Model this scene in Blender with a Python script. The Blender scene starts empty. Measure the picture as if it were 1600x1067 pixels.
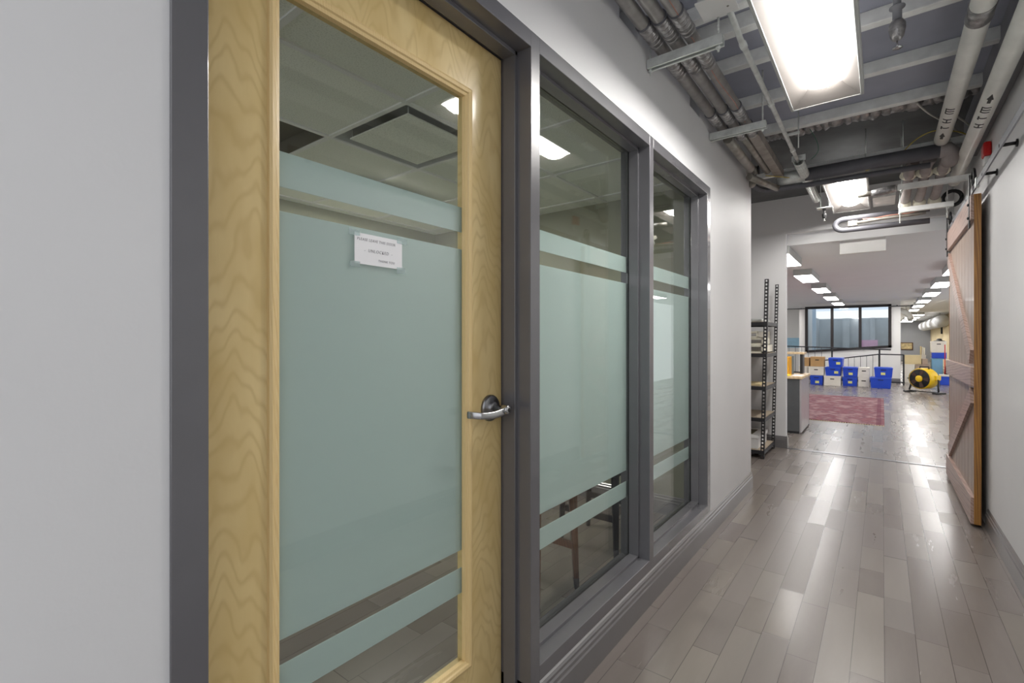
import bpy, bmesh, math, random
from mathutils import Vector, Matrix
random.seed(7)
SC = bpy.context.scene
COL = SC.collection
PI = math.pi

# ------------------------------------------------------------------ camera, world, exposure
cam_d = bpy.data.cameras.new('camera')
cam_d.sensor_width = 36.0
cam_d.lens = 752.0 / 1600.0 * 36.0
cam_d.shift_y = -0.0022
cam_d.clip_start = 0.02
cam = bpy.data.objects.new('camera', cam_d)
COL.objects.link(cam)
cam.location = (0, 0, 1.25)
cam.rotation_euler = (math.radians(90), 0, math.atan(578 / 752))
SC.camera = cam

world = bpy.data.worlds.new('world')
SC.world = world
world.use_nodes = True
bg = world.node_tree.nodes['Background']
bg.inputs[0].default_value = (0.95, 0.965, 1.0, 1)
bg.inputs[1].default_value = 0.95            # sky used as fill, through the end left open behind the viewpoint and above the light well

SC.view_settings.view_transform = 'Standard'
SC.view_settings.look = 'None'
SC.view_settings.gamma = 1.0
SC.view_settings.use_curve_mapping = False
SC.view_settings.exposure = 0.35

CORRIDOR_LENS = 52.0
ADDED_UPLIGHT = 1.2             # glowing slot added on top of the corridor lamps to brighten the ceiling      # emission of the corridor lamps' lenses
HALL_LENS = 18.0           # emission of the open hall's lamps
OFFICE_FILL = 46.0  # emission of the unseen lamp added to fill the office

# ------------------------------------------------------------------ materials
def lin(c):
    c /= 255.0
    return c / 12.92 if c <= 0.04045 else ((c + 0.055) / 1.055) ** 2.4
def rgb(r, g, b):
    return (lin(r), lin(g), lin(b), 1)

class NT:
    def __init__(s, name):
        s.m = bpy.data.materials.new(name)
        s.m.use_nodes = True
        s.t = s.m.node_tree
        s.t.nodes.clear()
        s.out = s.t.nodes.new('ShaderNodeOutputMaterial')
    def n(s, kind, **kw):
        nd = s.t.nodes.new(kind)
        for k, v in kw.items():
            if k.startswith('i_'):
                nd.inputs[k[2:].replace('_', ' ')].default_value = v
            else:
                setattr(nd, k, v)
        return nd
    def l(s, a, b):
        s.t.links.new(a, b)
    def math(s, op, a, b=None, c=None):
        nd = s.t.nodes.new('ShaderNodeMath'); nd.operation = op
        for i, v in enumerate((a, b, c)):
            if v is None: continue
            if isinstance(v, (int, float)): nd.inputs[i].default_value = v
            else: s.l(v, nd.inputs[i])
        return nd.outputs[0]
    def ramp(s, fac, stops):
        nd = s.t.nodes.new('ShaderNodeValToRGB')
        el = nd.color_ramp.elements
        while len(el) < len(stops): el.new(0.5)
        for e, (p, c) in zip(el, stops):
            e.position = p; e.color = c
        s.l(fac, nd.inputs[0])
        return nd.outputs[0]
    def mix(s, fac, a, b, mode='MIX'):
        nd = s.t.nodes.new('ShaderNodeMix'); nd.data_type = 'RGBA'; nd.blend_type = mode
        for sock, v in ((nd.inputs[0], fac), (nd.inputs[6], a), (nd.inputs[7], b)):
            if isinstance(v, (int, float)): sock.default_value = v
            elif isinstance(v, tuple): sock.default_value = v
            else: s.l(v, sock)
        return nd.outputs[2]
    def coords(s, scale=(1, 1, 1)):
        tc = s.t.nodes.new('ShaderNodeTexCoord')
        mp = s.t.nodes.new('ShaderNodeMapping')
        mp.inputs['Scale'].default_value = scale
        s.l(tc.outputs['Object'], mp.inputs[0])
        return mp.outputs[0]
    def noise(s, vec, scale, detail=3, rough=0.5):
        nd = s.n('ShaderNodeTexNoise')
        nd.inputs['Scale'].default_value = scale
        nd.inputs['Detail'].default_value = detail
        nd.inputs['Roughness'].default_value = rough
        s.l(vec, nd.inputs['Vector'])
        return nd.outputs['Fac']
    def pbsdf(s, color, rough=0.5, metal=0.0, spec=0.5, coat=0.0):
        b = s.n('ShaderNodeBsdfPrincipled')
        for sock, v in ((b.inputs['Base Color'], color), (b.inputs['Roughness'], rough)):
            if isinstance(v, (tuple, float, int)): sock.default_value = v
            else: s.l(v, sock)
        b.inputs['Metallic'].default_value = metal
        b.inputs['Specular IOR Level'].default_value = spec
        b.inputs['Coat Weight'].default_value = coat
        b.inputs['Coat Roughness'].default_value = 0.08
        s.l(b.outputs[0], s.out.inputs[0])
        return b
    def bump(s, b, height, strength=0.2, dist=0.01):
        bn = s.n('ShaderNodeBump')
        bn.inputs['Strength'].default_value = strength
        bn.inputs['Distance'].default_value = dist
        s.l(height, bn.inputs['Height'])
        s.l(bn.outputs[0], b.inputs['Normal'])

def paint(name, col, rough=0.5, var=0.04, nscale=6.0, bump=0.0, bscale=120, metal=0.0, spec=0.5, coat=0.0):
    t = NT(name)
    v = t.coords()
    n = t.noise(v, nscale, 4)
    lo = tuple(c * (1 - var * 2) for c in col[:3]) + (1,)
    hi = tuple(min(1, c * (1 + var)) for c in col[:3]) + (1,)
    c = t.ramp(n, [(0.3, lo), (0.7, hi)])
    b = t.pbsdf(c, rough, metal, spec, coat)
    if bump:
        t.bump(b, t.noise(v, bscale, 2), bump, 0.004)
    return t.m

def wood(name, cols, scale=(1, 1, 1), rough=0.4, bands=6.0, dist=4.0, coat=0.0, spec=0.5):
    t = NT(name)
    v = t.coords(scale)
    w = t.n('ShaderNodeTexWave', wave_type='BANDS', bands_direction='DIAGONAL')
    w.inputs['Scale'].default_value = bands
    w.inputs['Distortion'].default_value = dist
    w.inputs['Detail'].default_value = 3
    w.inputs['Detail Scale'].default_value = 1.2
    t.l(v, w.inputs['Vector'])
    n = t.noise(v, 3.0, 5)
    f = t.math('ADD', t.math('MULTIPLY', w.outputs['Fac'], 0.55), t.math('MULTIPLY', n, 0.5))
    c = t.ramp(f, [(0.1 + 0.8 * i / (len(cols) - 1), k) for i, k in enumerate(cols)])
    b = t.pbsdf(c, rough, 0, spec, coat)
    t.bump(b, f, 0.05, 0.002)
    return t.m

def birch():
    # plain-sawn birch: stacked arches along each board
    t = NT('birch_veneer')
    tc = t.n('ShaderNodeTexCoord'); sep = t.n('ShaderNodeSeparateXYZ'); t.l(tc.outputs['Object'], sep.inputs[0])
    fy = t.math('SUBTRACT', t.math('FRACT', t.math('DIVIDE', sep.outputs[1], 0.1828)), 0.5)
    d = t.math('MULTIPLY', fy, 0.1828)
    low = t.noise(t.coords((1, 6.0, 1.6)), 1.6, 2, 0.45)
    wob = t.noise(t.coords((1, 9, 5)), 3.0, 2, 0.5)
    f = t.math('ADD', sep.outputs[2], t.math('MULTIPLY', t.math('MULTIPLY', d, d), 17.0))
    f = t.math('ADD', f, t.math('MULTIPLY', low, 0.55))
    f = t.math('ADD', f, t.math('MULTIPLY', wob, 0.035))
    rings = t.math('SINE', t.math('MULTIPLY', f, 2 * PI / 0.062))
    r = t.math('POWER', t.math('MULTIPLY_ADD', rings, 0.5, 0.5), 3.5)
    blot = t.noise(t.coords((1, 5, 2)), 2.2, 3)
    base = t.ramp(blot, [(0.3, rgb(222, 194, 132)), (0.7, rgb(238, 214, 158))])
    fine = t.noise(t.coords((40, 60, 2)), 6, 4)
    c = t.mix(t.math('MULTIPLY', r, t.math('MULTIPLY', blot, 0.62)), base, rgb(198, 166, 104))
    c = t.mix(t.math('MULTIPLY', fine, 0.14), c, rgb(210, 182, 124))
    t.pbsdf(c, 0.34, 0, 0.45, 0.15)
    return t.m

def floor_mat():
    t = NT('grey_maple_planks')
    tc = t.n('ShaderNodeTexCoord')
    sep = t.n('ShaderNodeSeparateXYZ')
    t.l(tc.outputs['Object'], sep.inputs[0])
    X, Y = sep.outputs[0], sep.outputs[1]
    xs = t.math('DIVIDE', t.math('ADD', X, 20.071), 0.1035)
    row = t.math('FLOOR', xs)
    fx = t.math('FRACT', xs)
    wn = t.n('ShaderNodeTexWhiteNoise', noise_dimensions='1D')
    t.l(row, wn.inputs['W'])
    sepc = t.n('ShaderNodeSeparateColor')
    t.l(wn.outputs['Color'], sepc.inputs[0])
    L = t.math('MULTIPLY_ADD', sepc.outputs[0], 0.34, 0.42)
    off = t.math('MULTIPLY', sepc.outputs[1], 3.0)
    ys0 = t.math('DIVIDE', t.math('ADD', t.math('ADD', Y, 30.0), off), L)
    # irregular lengths: warp the running coordinate a little, monotonically
    ys = t.math('ADD', ys0, t.math('MULTIPLY', t.math('SINE', t.math('MULTIPLY', ys0, 2.4)), 0.3))
    cell = t.math('FLOOR', ys)
    fy = t.math('FRACT', ys)
    comb = t.n('ShaderNodeCombineXYZ')
    t.l(row, comb.inputs[0]); t.l(cell, comb.inputs[1])
    w2 = t.n('ShaderNodeTexWhiteNoise', noise_dimensions='3D')
    t.l(comb.outputs[0], w2.inputs['Vector'])
    sc2 = t.n('ShaderNodeSeparateColor'); t.l(w2.outputs['Color'], sc2.inputs[0])
    tone = t.ramp(sc2.outputs[0], [(0.0, rgb(116, 108, 103)), (0.35, rgb(125, 117, 112)),
                                   (0.6, rgb(119, 110, 106)), (0.8, rgb(129, 121, 114)), (1.0, rgb(134, 126, 118))])
    shift = t.n('ShaderNodeVectorMath', operation='ADD')
    mp = t.n('ShaderNodeMapping'); mp.inputs['Scale'].default_value = (9, 1.3, 1)
    t.l(tc.outputs['Object'], mp.inputs[0])
    sv = t.n('ShaderNodeVectorMath', operation='SCALE'); sv.inputs['Scale'].default_value = 9.0
    t.l(w2.outputs['Color'], sv.inputs[0])
    t.l(mp.outputs[0], shift.inputs[0]); t.l(sv.outputs[0], shift.inputs[1])
    blot = t.noise(shift.outputs[0], 1.4, 4, 0.6)
    grain = t.noise(shift.outputs[0], 9.0, 5, 0.7)
    tone = t.mix(t.math('MULTIPLY', t.math('SUBTRACT', 0.78, blot), 0.55), tone, rgb(90, 82, 79))
    tone = t.mix(t.math('MULTIPLY', grain, 0.16), tone, rgb(144, 136, 127))
    # seams
    ex = t.math('MINIMUM', fx, t.math('SUBTRACT', 1.0, fx))
    ey = t.math('MULTIPLY', t.math('MINIMUM', fy, t.math('SUBTRACT', 1.0, fy)), L)
    sx = t.math('LESS_THAN', ex, 0.013)
    sy = t.math('LESS_THAN', ey, 0.0016)
    seam = t.math('MAXIMUM', sx, sy)
    col = t.mix(t.math('MULTIPLY', seam, 0.8), tone, rgb(64, 57, 54))
    rough = t.math('ADD', t.math('MULTIPLY_ADD', sc2.outputs[1], 0.09, 0.20), t.math('MULTIPLY', blot, 0.06))
    b = t.pbsdf(col, rough, 0, 0.6)
    return t.m

def glass_mat(name, tint, ior=1.5):
    t = NT(name)
    geo = t.n('ShaderNodeNewGeometry')
    iorv = t.math('MULTIPLY_ADD', geo.outputs['Backfacing'], 1.0 / ior - ior, ior)
    fr = t.n('ShaderNodeFresnel'); t.l(iorv, fr.inputs[0])
    tr = t.n('ShaderNodeBsdfTransparent'); tr.inputs[0].default_value = tint
    gl = t.n('ShaderNodeBsdfGlossy'); gl.inputs['Roughness'].default_value = 0.0
    mx = t.n('ShaderNodeMixShader')
    t.l(fr.outputs[0], mx.inputs[0]); t.l(tr.outputs[0], mx.inputs[1]); t.l(gl.outputs[0], mx.inputs[2])
    t.l(mx.outputs[0], t.out.inputs[0])
    return t.m

def film_mat():
    t = NT('frosted_film')
    df = t.n('ShaderNodeBsdfDiffuse'); df.inputs[0].default_value = rgb(224, 234, 233)
    tl = t.n('ShaderNodeBsdfTranslucent'); tl.inputs[0].default_value = rgb(224, 236, 235)
    mx = t.n('ShaderNodeMixShader'); mx.inputs[0].default_value = 0.5
    t.l(df.outputs[0], mx.inputs[1]); t.l(tl.outputs[0], mx.inputs[2]); t.l(mx.outputs[0], t.out.inputs[0])
    return t.m

def tape_mat():
    t = NT('clear_tape')
    tr = t.n('ShaderNodeBsdfTransparent'); tr.inputs[0].default_value = rgb(240, 246, 246)
    df = t.n('ShaderNodeBsdfPrincipled'); df.inputs['Base Color'].default_value = rgb(240, 246, 245); df.inputs['Roughness'].default_value = 0.35
    mx = t.n('ShaderNodeMixShader'); mx.inputs[0].default_value = 0.2
    t.l(tr.outputs[0], mx.inputs[1]); t.l(df.outputs[0], mx.inputs[2]); t.l(mx.outputs[0], t.out.inputs[0])
    return t.m

def milky():
    t = NT('sky_dimming_sheet')
    tl = t.n('ShaderNodeBsdfTranslucent'); tl.inputs[0].default_value = rgb(236, 242, 250)
    t.l(tl.outputs[0], t.out.inputs[0])
    return t.m

def lamp_mat(name, strength, col=(1.0, 0.97, 0.93, 1)):
    t = NT(name)
    e = t.n('ShaderNodeEmission'); e.inputs[0].default_value = col; e.inputs[1].default_value = strength
    t.l(e.outputs[0], t.out.inputs[0])
    return t.m

def tile_mat():
    t = NT('acoustic_tile_paint')
    v = t.coords()
    n = t.noise(v, 160, 2)
    c = t.ramp(n, [(0.35, rgb(218, 221, 210)), (0.5, rgb(236, 238, 228))])
    t.pbsdf(c, 0.9, 0, 0.2)
    return t.m

def rug_mat():
    t = NT('woven_red_rug')
    v = t.coords()
    sep = t.n('ShaderNodeSeparateXYZ'); t.l(v, sep.inputs[0])
    a = t.noise(v, 5.0, 5, 0.7)
    wv = t.n('ShaderNodeTexVoronoi', feature='F1', distance='MANHATTAN'); wv.inputs['Scale'].default_value = 6.5
    t.l(v, wv.inputs['Vector'])
    f = t.math('MULTIPLY_ADD', wv.outputs['Distance'], 0.6, t.math('MULTIPLY', a, 0.55))
    c = t.ramp(f, [(0.25, rgb(80, 54, 62)), (0.42, rgb(112, 66, 73)), (0.55, rgb(130, 88, 94)), (0.72, rgb(96, 62, 74)), (0.9, rgb(142, 116, 117))])
    st = t.math('SINE', t.math('MULTIPLY', sep.outputs[1], 60))
    c = t.mix(t.math('MULTIPLY_ADD', st, 0.06, 0.08), c, rgb(205, 160, 160))
    # border lines
    bx = t.math('LESS_THAN', t.math('ABSOLUTE', t.math('SUBTRACT', t.math('ABSOLUTE', sep.outputs[0]), 1.22)), 0.03)
    c = t.mix(t.math('MULTIPLY', bx, 0.5), c, rgb(90, 40, 60))
    b = t.pbsdf(c, 0.95, 0, 0.1)
    t.bump(b, t.noise(v, 90, 2), 0.3, 0.004)
    return t.m

M = {}
M['wall'] = paint('pale_grey_wall_paint', rgb(221, 221, 222), 0.55, 0.012, 2.5, 0.06, 90)
M['hall_wall'] = paint('white_wall_paint', rgb(232, 230, 226), 0.6, 0.012, 2.0)
M['hall_grey'] = paint('mid_grey_wall_paint', rgb(150, 153, 158), 0.7, 0.02, 2.0)
M['beige_wall'] = paint('beige_wall_paint', rgb(206, 190, 152), 0.7, 0.02, 2.0)
M['office_wall'] = paint('olive_grey_wall_paint', rgb(150, 150, 130), 0.7, 0.02, 2.0)
M['ceiling_white'] = paint('white_ceiling_paint', rgb(236, 237, 238), 0.8, 0.01, 2.0)
M['deck'] = paint('slate_deck_paint', rgb(166, 169, 183), 0.85, 0.06, 3.0, 0.1, 40)
M['deck_dark'] = paint('raw_dark_deck', rgb(100, 102, 103), 0.9, 0.12, 4.0, 0.15, 30)
M['joist'] = paint('primed_steel', rgb(238, 240, 238), 0.6, 0.06, 14.0)
M['beam_grey'] = paint('grey_steel_beam', rgb(140, 141, 146), 0.6, 0.05, 5.0)
M['frame'] = paint('charcoal_frame_enamel', rgb(100, 99, 103), 0.27, 0.02, 12.0, 0.02, 70, spec=0.8, coat=0.45)
M['baseb'] = paint('charcoal_baseboard_enamel', rgb(112, 110, 111), 0.28, 0.03, 9.0, 0.02, 80, spec=0.7, coat=0.3)
M['gasket'] = paint('black_rubber', rgb(30, 30, 32), 0.7)
M['birch'] = birch()
M['bead'] = wood('birch_solid', [rgb(220, 186, 124), rgb(242, 216, 160), rgb(230, 198, 138)], (30, 30, 2), 0.35, 3, 2)
M['floor'] = floor_mat()
M['glass'] = glass_mat('clear_glass', (0.95, 0.972, 0.96, 1))
M['film'] = film_mat()
M['tape'] = tape_mat()
M['milky'] = milky()
M['paper'] = paint('white_card', rgb(250, 250, 252), 0.7, 0.005, 20)
M['ink'] = paint('grey_pencil', rgb(120, 118, 126), 0.8)
M['chrome'] = paint('satin_chrome', rgb(190, 190, 192), 0.24, 0.02, 30, metal=1.0)
M['chrome_dark'] = paint('brushed_steel', rgb(150, 150, 153), 0.32, 0.04, 30, metal=1.0)
M['galv'] = paint('galvanised_steel', rgb(222, 226, 223), 0.45, 0.10, 22, 0.06, 60, metal=0.35)
M['galv_dk'] = paint('weathered_conduit_steel', rgb(158, 154, 146), 0.42, 0.16, 16, 0.10, 40, metal=0.5)
M['jacket'] = paint('dull_silver_pipe_jacket', rgb(152, 150, 147), 0.5, 0.14, 14, 0.22, 26, metal=0.3)
M['foil'] = paint('crinkled_foil', rgb(170, 168, 168), 0.3, 0.2, 40, 0.9, 60, metal=0.7)
M['pvc'] = paint('ivory_pipe_wrap', rgb(246, 246, 240), 0.5, 0.04, 9)
M['cream'] = paint('cream_fitting_wrap', rgb(238, 234, 216), 0.55, 0.08, 12, 0.15, 20)
M['insul'] = paint('black_foam_insulation', rgb(96, 96, 102), 0.55, 0.08, 10, 0.08, 60)
M['insul_grey'] = paint('grey_foam_insulation', rgb(158, 150, 148), 0.7, 0.07, 12)
M['mark'] = paint('dark_stencil_ink', rgb(62, 62, 62), 0.7)
M['black'] = paint('black_metal_paint', rgb(38, 38, 41), 0.45, 0.05, 12)
M['blackmatte'] = paint('black_plastic', rgb(28, 28, 30), 0.6, 0.05, 12)
M['reflector'] = paint('satin_reflector_enamel', rgb(98, 94, 91), 0.45, 0.005, 5)
M['white_enamel'] = paint('white_enamel', rgb(232, 232, 230), 0.45, 0.005, 5)
M['housing'] = paint('grey_lamp_housing', rgb(176, 178, 176), 0.45, 0.01, 5)
M['lens'] = lamp_mat('lit_corridor_lens', CORRIDOR_LENS)
M['added_uplight'] = lamp_mat('added_uplight_glow', ADDED_UPLIGHT)
M['hall_lens'] = lamp_mat('lit_hall_lens', HALL_LENS, (1.0, 0.98, 0.96, 1))
M['office_fill'] = lamp_mat('office_fill_glow', OFFICE_FILL, (1.0, 0.97, 0.9, 1))
M['barn'] = wood('weathered_barn_board', [rgb(104, 86, 72), rgb(160, 141, 128), rgb(132, 111, 97), rgb(178, 160, 147)], (14, 14, 0.9), 0.38, 1.2, 3.5, 0.1)
M['barn_rail'] = wood('weathered_barn_rail', [rgb(128, 102, 90), rgb(182, 158, 148), rgb(154, 128, 116)], (8, 0.9, 12), 0.38, 1.2, 3.5, 0.1)
M['barn_edge'] = wood('honey_stained_edge', [rgb(92, 56, 26), rgb(176, 126, 60), rgb(120, 78, 36)], (22, 22, 0.7), 0.35, 1.0, 5.0, 0.1)
M['tile'] = tile_mat()
M['rug'] = rug_mat()
M['blue'] = paint('blue_tote_plastic', rgb(34, 74, 196), 0.35, 0.04, 6)
M['blue_lid'] = paint('blue_lid_plastic', rgb(48, 88, 205), 0.3, 0.04, 6)
M['card_white'] = paint('white_carton', rgb(226, 220, 208), 0.75, 0.03, 8)
M['card_brown'] = paint('brown_carton', rgb(186, 148, 100), 0.8, 0.04, 8)
M['card_beige'] = paint('beige_carton', rgb(214, 196, 152), 0.8, 0.03, 6)
M['card_taupe'] = paint('taupe_carton', rgb(170, 150, 132), 0.8, 0.03, 6)
M['hole'] = paint('dark_handle_hole', rgb(44, 40, 38), 0.9)
M['label_y'] = paint('pale_yellow_sticker', rgb(226, 224, 140), 0.7, 0.08, 30)
M['sky_tote'] = paint('light_blue_tote', rgb(128, 176, 206), 0.4, 0.04, 6)
M['yellow'] = paint('yellow_fan_plastic', rgb(232, 190, 24), 0.32, 0.03, 8)
M['desk_side'] = paint('charcoal_laminate', rgb(84, 86, 88), 0.4, 0.05, 10)
M['desk_grey'] = paint('grey_laminate', rgb(176, 170, 172), 0.25, 0.02, 6)
M['desk_top'] = wood('pale_maple_laminate', [rgb(206, 178, 138), rgb(222, 198, 160)], (6, 1, 1), 0.4, 2, 2)
M['gold'] = paint('amber_folder_card', rgb(222, 160, 30), 0.6, 0.04, 10)
M['greyfolder'] = paint('slate_folder_card', rgb(120, 128, 126), 0.6, 0.04, 10)
M['yel_paper'] = paint('bright_yellow_pad', rgb(250, 232, 40), 0.6, 0.02, 10)
M['shelfboard'] = wood('particle_board', [rgb(150, 136, 118), rgb(182, 168, 148)], (6, 6, 6), 0.7, 3, 4)
M['brownwood'] = wood('brown_stained_wood', [rgb(86, 52, 34), rgb(134, 86, 58), rgb(104, 66, 44)], (10, 10, 1.5), 0.4, 2, 3)
M['red'] = paint('red_alarm_plastic', rgb(198, 24, 22), 0.3)
M['copper_line'] = paint('faded_copper_line', rgb(190, 132, 116), 0.5)
M['fan_blade'] = paint('dark_brown_blade', rgb(92, 62, 48), 0.4)
M['pic'] = paint('sepia_print', rgb(196, 176, 130), 0.6, 0.2, 9)
M['picframe'] = paint('brown_picture_frame', rgb(92, 62, 36), 0.5)
M['duct'] = paint('white_duct_paint', rgb(196, 197, 198), 0.45, 0.03, 4)
M['well_wall'] = paint('blue_grey_cladding', rgb(196, 202, 204), 0.7, 0.08, 1.5)
M['well_post'] = paint('pale_blue_cladding', rgb(196, 212, 228), 0.6, 0.03, 3)
M['pink'] = paint('pink_board', rgb(236, 178, 208), 0.7, 0.04, 8)
M['skyblue'] = paint('sky_blue_panel', rgb(164, 206, 228), 0.5, 0.06, 3)
M['winframe'] = paint('dark_bronze_aluminium', rgb(38, 33, 33), 0.4)
M['vent_dark'] = paint('olive_duct_interior', rgb(98, 92, 70), 0.8)
M['amber_pipe'] = paint('galvanised_angle', rgb(150, 142, 134), 0.5, 0.16, 12, 0.05, 40, metal=0.25)
M['wire_yellow'] = paint('yellow_wire', rgb(206, 186, 80), 0.5)
M['wire_white'] = paint('white_cable', rgb(205, 203, 196), 0.5)
M['wire_green'] = paint('green_wire', rgb(60, 110, 90), 0.5)

# ------------------------------------------------------------------ mesh helpers
OFF = {}          # world position of every object's origin
def mark(o, label, cat, group=None, kind=None):
    o['label'] = label; o['category'] = cat
    if group: o['group'] = group
    if kind: o['kind'] = kind
    return o

class MB:
    def __init__(s, smooth=False):
        s.v = []; s.f = []; s.sm = []; s.smooth = smooth
    def add(s, verts, faces, smooth=None):
        b = len(s.v)
        s.v += [tuple(p) for p in verts]
        s.f += [tuple(b + i for i in f) for f in faces]
        s.sm += [s.smooth if smooth is None else smooth] * len(faces)
        return s
    def box(s, x0, x1, y0, y1, z0, z1, bev=0.0):
        if x0 > x1: x0, x1 = x1, x0
        if y0 > y1: y0, y1 = y1, y0
        if z0 > z1: z0, z1 = z1, z0
        if bev <= 0:
            vs = [(x, y, z) for z in (z0, z1) for y in (y0, y1) for x in (x0, x1)]
            s.add(vs, [(0, 2, 3, 1), (4, 5, 7, 6), (0, 1, 5, 4), (2, 6, 7, 3), (0, 4, 6, 2), (1, 3, 7, 5)], False)
        else:
            bm = bmesh.new()
            bmesh.ops.create_cube(bm, size=1.0)
            bmesh.ops.scale(bm, vec=(x1 - x0, y1 - y0, z1 - z0), verts=bm.verts)
            bmesh.ops.translate(bm, vec=((x0 + x1) / 2, (y0 + y1) / 2, (z0 + z1) / 2), verts=bm.verts)
            w = min(bev, 0.45 * min(x1 - x0, y1 - y0, z1 - z0))
            bmesh.ops.bevel(bm, geom=list(bm.edges), offset=w, segments=2, affect='EDGES', profile=0.5)
            s.addbm(bm)
        return s
    def addbm(s, bm, mat=None, smooth=False):
        if mat is not None: bm.transform(mat)
        bm.verts.index_update()
        s.add([v.co[:] for v in bm.verts], [[v.index for v in f.verts] for f in bm.faces], smooth)
        bm.free()
        return s
    def cyl(s, p0, p1, r0, r1=None, n=20, caps=True):
        return s.tube([p0, p1], [r0, r0 if r1 is None else r1], n, caps)
    def tube(s, path, r, n=14, caps=True):
        P = [Vector(p) for p in path]
        R = r if isinstance(r, (list, tuple)) else [r] * len(P)
        T = []
        for i in range(len(P)):
            a = P[max(0, i - 1)]; b = P[min(len(P) - 1, i + 1)]
            T.append((b - a).normalized())
        up = Vector((0, 0, 1)) if abs(T[0].z) < 0.9 else Vector((1, 0, 0))
        u = T[0].cross(up).normalized()
        vs = []
        for i in range(len(P)):
            u = (u - T[i] * u.dot(T[i])).normalized()
            w = T[i].cross(u)
            for k in range(n):
                a = 2 * PI * k / n
                vs.append(P[i] + (u * math.cos(a) + w * math.sin(a)) * R[i])
        fs = []
        for i in range(len(P) - 1):
            for k in range(n):
                k2 = (k + 1) % n
                fs.append((i * n + k, i * n + k2, (i + 1) * n + k2, (i + 1) * n + k))
        s.add(vs, fs, True)
        if caps:
            s.add([], [], False)
            b = len(s.v) - len(vs)
            s.f.append(tuple(b + k for k in reversed(range(n)))); s.sm.append(False)
            e = b + (len(P) - 1) * n
            s.f.append(tuple(e + k for k in range(n))); s.sm.append(False)
        return s
    def prism(s, prof, axis, a0, a1):
        # prof: list of (p, q); axis 'x': (y,z), 'y': (x,z), 'z': (x,y)
        def mk(a, p, q):
            return {'x': (a, p, q), 'y': (p, a, q), 'z': (p, q, a)}[axis]
        n = len(prof)
        vs = [mk(a0, *p) for p in prof] + [mk(a1, *p) for p in prof]
        fs = [(i, (i + 1) % n, n + (i + 1) % n, n + i) for i in range(n)]
        fs += [tuple(reversed(range(n))), tuple(range(n, 2 * n))]
        return s.add(vs, fs, False)
    def lathe(s, c, prof, axis='z', n=24):
        # prof: (radius, height)
        vs = []
        for r, hh in prof:
            for k in range(n):
                a = 2 * PI * k / n
                p, q = r * math.cos(a), r * math.sin(a)
                d = {'z': (p, q, hh), 'x': (hh, p, q), 'y': (p, hh, q)}[axis]
                vs.append((c[0] + d[0], c[1] + d[1], c[2] + d[2]))
        fs = []
        for i in range(len(prof) - 1):
            for k in range(n):
                k2 = (k + 1) % n
                fs.append((i * n + k, i * n + k2, (i + 1) * n + k2, (i + 1) * n + k))
        fs.append(tuple(reversed(range(n)))); fs.append(tuple((len(prof) - 1) * n + k for k in range(n)))
        return s.add(vs, fs, True)
    def xf(s, mat):
        s.v = [tuple(mat @ Vector(p)) for p in s.v]
        return s
    def build(s, name, mat, parent=None, world=True, fixn=True):
        me = bpy.data.meshes.new(name)
        if parent is not None:
            off = Vector(OFF[parent.name]) if world else Vector((0, 0, 0))
            org = Vector(OFF[parent.name])
        else:
            xs = [p[0] for p in s.v]; ys = [p[1] for p in s.v]; zs = [p[2] for p in s.v]
            off = org = Vector(((min(xs) + max(xs)) / 2, (min(ys) + max(ys)) / 2, min(zs)))
            if name == 'floor': off = org = Vector((0, 0, 0))
        me.from_pydata([tuple(Vector(p) - off) for p in s.v], [], s.f)
        me.polygons.foreach_set('use_smooth', s.sm)
        me.update()
        if fixn:
            bm = bmesh.new(); bm.from_mesh(me)
            bmesh.ops.recalc_face_normals(bm, faces=bm.faces)
            bm.to_mesh(me); bm.free()
        me.materials.append(M[mat])
        o = bpy.data.objects.new(name, me)
        COL.objects.link(o)
        if parent is not None: o.parent = parent
        else: o.location = org
        OFF[o.name] = tuple(org)
        return o

def thing(name, label, cat, loc, group=None, kind=None, rz=0.0):
    o = bpy.data.objects.new(name, None)
    COL.objects.link(o)
    o.empty_display_size = 0.1
    o.location = loc; o.rotation_euler = (0, 0, rz)
    mark(o, label, cat, group, kind)
    OFF[o.name] = tuple(loc)
    return o

def dup(root, loc, label, rz=None, group=None):
    r = root.copy(); COL.objects.link(r)
    r.location = loc; r['label'] = label
    if rz is not None: r.rotation_euler = (0, 0, rz)
    if group: r['group'] = group
    OFF[r.name] = tuple(loc)
    for ch in [o for o in list(COL.objects) if o.parent == root]:
        c = ch.copy(); COL.objects.link(c); c.parent = r
        for g in [o for o in list(COL.objects) if o.parent == ch]:
            d = g.copy(); COL.objects.link(d); d.parent = c
    return r

def S(o, label, cat):
    return mark(o, label, cat, kind='structure')

# ------------------------------------------------------------------ the setting
FX = -0.876       # corridor face of the left partition
WB = -0.99        # office face of it
S(MB().box(-9, 3.4, -4, 40, -0.1, 0.0).build('floor', 'floor'),
  'grey-brown hardwood plank floor running down the corridor', 'floor')

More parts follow.
